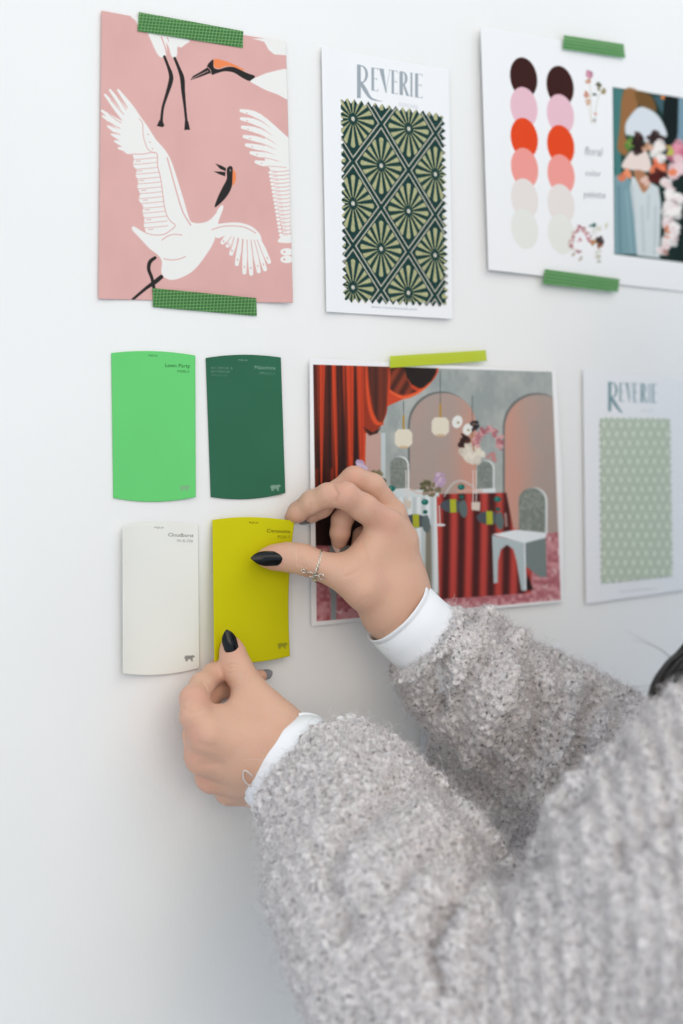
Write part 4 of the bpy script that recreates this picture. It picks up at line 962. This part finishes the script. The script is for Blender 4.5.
vo = node(m, 'ShaderNodeTexVoronoi'); vo.inputs['Scale'].default_value = 210; bp = node(m, 'ShaderNodeBump'); bp.inputs['Strength'].default_value = .9; bp.inputs['Distance'].default_value = .0026; bp.invert = True
n2 = node(m, 'ShaderNodeTexNoise'); n2.inputs['Scale'].default_value = 900; n2.inputs['Detail'].default_value = 4; bp2 = node(m, 'ShaderNodeBump'); bp2.inputs['Strength'].default_value = .6; bp2.inputs['Distance'].default_value = .0012
L.new(tc.outputs['Object'], vo.inputs['Vector']); L.new(vo.outputs['Distance'], bp.inputs['Height']); L.new(tc.outputs['Object'], n2.inputs['Vector']); L.new(n2.outputs[0], bp2.inputs['Height']); L.new(bp2.outputs[0], bp.inputs['Normal']); L.new(bp.outputs[0], bb.inputs['Normal'])

# torso half of the sweater, coarser
ts = Field((-.05, -.62, .78), (.62, .02, 1.56), .006)
def tch(pts, rad, k=.03): ts.chain([np.array(p_, float) for p_ in pts], rad, k)
for s in (-1, 1): tch([NECK+AX*s*.13+(0, 0, -.10), HIP+AX*s*.06+(0, 0, .22), HIP+AX*s*.09+(0, 0, .02)], [.078, .115, .125], .05)
tch([NECK+(0, 0, -.11), HIP+(0, 0, .2), HIP+(0, 0, .02)], [.11, .12, .13], .05)
tch([LS+(.02, 0, -.02), NECK+(0, 0, -.065), RS], [.070, .078, .070], .04); tch([NECK+(0, 0, -.05), NECK+(0, 0, .03)], [.075, .068], .02)
tch([RE, (RE+RS)/2, RS], [.052, .062, .066], .03)
vt, qt, _ = ts.extract(); vt = relax(vt, qt, 2)
# continue the close-up sweater with the torso in one garment
Nt = normals(vt, qt); vt = vt+Nt*((vnoise(vt[:, 0]*120, vt[:, 1]*120, vt[:, 2]*60)-.5)*.004)[:, None]
Vs = np.vstack([SWV, vt]); Qs = np.vstack([SWQ, qt+len(SWV)])
sme2 = np_mesh('sweater', Vs, [Qs])
bpy.data.meshes.remove(sme)
sweater = link('sweater', sme2, M['wool'], person)

# fuzz: loose mohair fibres standing off the sweater
NF = 120000
x, y, z = PX(SWV); vis = (x > 230) & (x < 720) & (y > 590) & (y < 1060); qc = SWV[SWQ].mean(1); qv = vis[SWQ[:, 0]]
nq = normals(SWV, SWQ); fq = np.einsum('ij,ij->i', nq[SWQ[:, 0]], CAMP-qc)/np.linalg.norm(CAMP-qc, axis=1) > -.35
Iq = np.where(qv & fq)[0]; pick = rng.choice(Iq, NF); s_, t_ = rng.random((2, NF, 1))
c4 = SWV[SWQ[pick]]; root = (c4[:, 0]*(1-s_)+c4[:, 1]*s_)*(1-t_)+(c4[:, 3]*(1-s_)+c4[:, 2]*s_)*t_; nn = nq[SWQ[pick, 0]]
K = 6; tan = np.cross(nn, rng.normal(size=(NF, 3))); tan /= np.linalg.norm(tan, axis=1)[:, None]; bi = np.cross(nn, tan)
Ln = rng.gamma(2.5, .0015, (NF, 1))+.0018; curlr = rng.normal(size=(NF, 1))*1.2; lift = np.abs(rng.normal(size=(NF, 1)))*.36+.04
pts = np.zeros((NF, K, 3), np.float32)
for k in range(K):
    s = k/(K-1); a = curlr*s*1.6
    pts[:, k] = root-nn*.0005+Ln*s*(tan*np.cos(a)+bi*np.sin(a))*.85+nn*Ln*lift*math.sin(s*math.pi*.62)+rng.normal(size=(NF, 3))*.00009*(k > 0)
hc = bpy.data.hair_curves.new('wool_fuzz'); hc.add_curves([K]*NF)
hc.points.foreach_set('position', pts.reshape(-1))
rad = np.tile(np.array([.00009, .000085, .00008, .00007, .00005, .00002], np.float32), NF)
ra = hc.attributes.get('radius') or hc.attributes.new('radius', 'FLOAT', 'POINT'); ra.data.foreach_set('value', rad)
m = M['fuzz'] = mat('mohair_fibre', (206, 198, 193), .9, .05)
L = m.node_tree.links; hi_ = node(m, 'ShaderNodeHairInfo'); cr = node(m, 'ShaderNodeValToRGB'); e = cr.color_ramp.elements; e[0].color = (*lin((170, 166, 167)), 1); e[1].color = (*lin((238, 233, 233)), 1)
L.new(hi_.outputs['Random'], cr.inputs[0]); L.new(cr.outputs[0], m.node_tree.nodes['Principled BSDF'].inputs['Base Color'])
hc.materials.append(m); fz = bpy.data.objects.new('wool_fuzz', hc); COL.objects.link(fz); fz.parent = person; fz.matrix_parent_inverse = person.matrix_world.inverted(); fz['kind'] = 'stuff'

# ------------------------------------------------------------------ hair
hf = Field(HEAD-.2, HEAD+np.array([.2, .2, .16]), .004)
hf.cone(hp(-.035, 0, .04), hp(-.012, 0, .045), .090, .084, .02)
hf.cone(hp(-.06, 0, .0), hp(-.075, 0, -.12), .078, .060, .04)
hf.cone(hp(.14, 0, -.03), hp(.10, 0, -.10), .085, .08, .01, sub=True)
v, q, t = hf.extract(); v = relax(v, q, 1); Nh = normals(v, q); v = v+Nh*(.0018*np.sin(np.arctan2((v-HEAD)@SD, (v-HEAD)@FACE)*60))[:, None]
hv = [(v, q, t)]
def lock(pts, r0, n, spread, seed):
    R_ = np.random.default_rng(seed); p_ = catmull(pts, 7); N_ = len(p_); t_ = np.linspace(0, 1, N_); out = []
    for _ in range(n):
        o = R_.normal(size=3)*spread; o2 = R_.normal(size=3)*spread; f_ = R_.random()*6
        path = p_+o*(1-t_)[:, None]+o2*t_[:, None]+np.outer(np.sin(t_*5+f_), R_.normal(size=3))*spread*.4
        out.append(tube_geo(path, r0*(1-.7*t_), 5))
    return out
hang = [hp(.01, -.08, .03), P(770, 520, .30), P(722, 600, .30), P(688, 648, .30), P(669, 668, .30), P(658, 694, .30), P(662, 730, .30), P(700, 800, .29)]
hang[0] = hp(-.02, -.085, .02)
locks = lock(hang, .0013, 34, .0028, 1)
hang2 = [hp(-.02, -.085, .02), P(790, 540, .29), P(740, 620, .28), P(700, 665, .28), P(680, 682, .28), P(675, 705, .28), P(690, 760, .28)]
locks += lock(hang2, .0018, 60, .0050, 2)
for s in range(7): locks += lock([hp(-.05, (s-3)*.024, .05), hp(-.11, (s-3)*.028, -.02), hp(-.11, (s-3)*.03, -.14), hp(-.10, (s-3)*.03, -.26)], .003, 16, .008, 10+s)
w1 = [P(700, 660, .30), P(668, 676, .30), P(646, 686, .30), P(620, 688, .30)]; w2 = [P(690, 650, .30), P(662, 672, .3), P(650, 690, .30), P(640, 708, .3)]; w3 = [P(700, 700, .3), P(668, 655, .3), P(645, 640, .3), P(628, 634, .3)]
for w_ in (w1, w2, w3): locks += lock(w_, .00016, 2, .002, 5)
hq = [(v_, q_, t_) for v_, q_, t_ in hv+locks]
V, Q, T = merge(hq); link('hair', np_mesh('hair', V, [Q, T]), M['hair'], person)
for s in (-1, 1):
    cc = hp(.0655, s*.031, .010); a = []
    uu_, vv_ = np.meshgrid(np.linspace(0, 2*math.pi, 17)[:-1], np.linspace(0, math.pi, 9)); Vx = np.stack([np.cos(uu_)*np.sin(vv_), np.sin(uu_)*np.sin(vv_), np.cos(vv_)], -1)[..., :].reshape(-1, 3)*.0105+cc
    q = np.array([[j*16+i, (j+1)*16+i, (j+1)*16+(i+1) % 16, j*16+(i+1) % 16] for j in range(8) for i in range(16)])
    eo = link('eye', np_mesh('eye', Vx, [q]), M['eye'], person)
    dirs = (Vx-cc)/.0105; fc = np.array([dirs[f_].mean(0)@FACE for f_ in q]); eo.data.materials.append(M['nail'])
    eo.data.polygons.foreach_set('material_index', (fc > .86).astype(np.int32))

# ------------------------------------------------------------------ trousers and shoes (below the frame)
tr = Field(HIP+np.array([-.3, -.25, -.86]), HIP+np.array([.3, .25, .12]), .008)
for s in (-1, 1): tr.chain([HIP+AX*s*.085+(0, 0, .03), HIP+AX*s*.095+(0, 0, -.40), HIP+AX*s*.10+(0, 0, -.77)], [.10, .075, .062], .03)
tr.cone(HIP-AX*.06, HIP+AX*.06, .105, .105, .03)
v, q, t = tr.extract(); link('trousers', np_mesh('trousers', relax(v, q, 2), [q]), M['trouser'], person)
for s in (-1, 1):
    c = HIP+AX*s*.10; c = np.array([c[0], c[1], 0]); sh = Field(c+np.array([-.2, -.2, .0]), c+np.array([.2, .3, .14]), .004)
    sh.chain([c+(0, 0, .045)-FR*.035, c+(0, 0, .040)+FR*.08, c+(0, 0, .034)+FR*.16], [.045, .042, .034], .02); sh.cone(c+(0, 0, .05)-FR*.02, c+(0, 0, .095)-FR*.02, .045, .042, .02)
    sh.f[:, :, :2] = .05
    v, q, t = sh.extract(); link('shoe', np_mesh('shoe', relax(v, q, 1), [q]), M['shoe'], person)
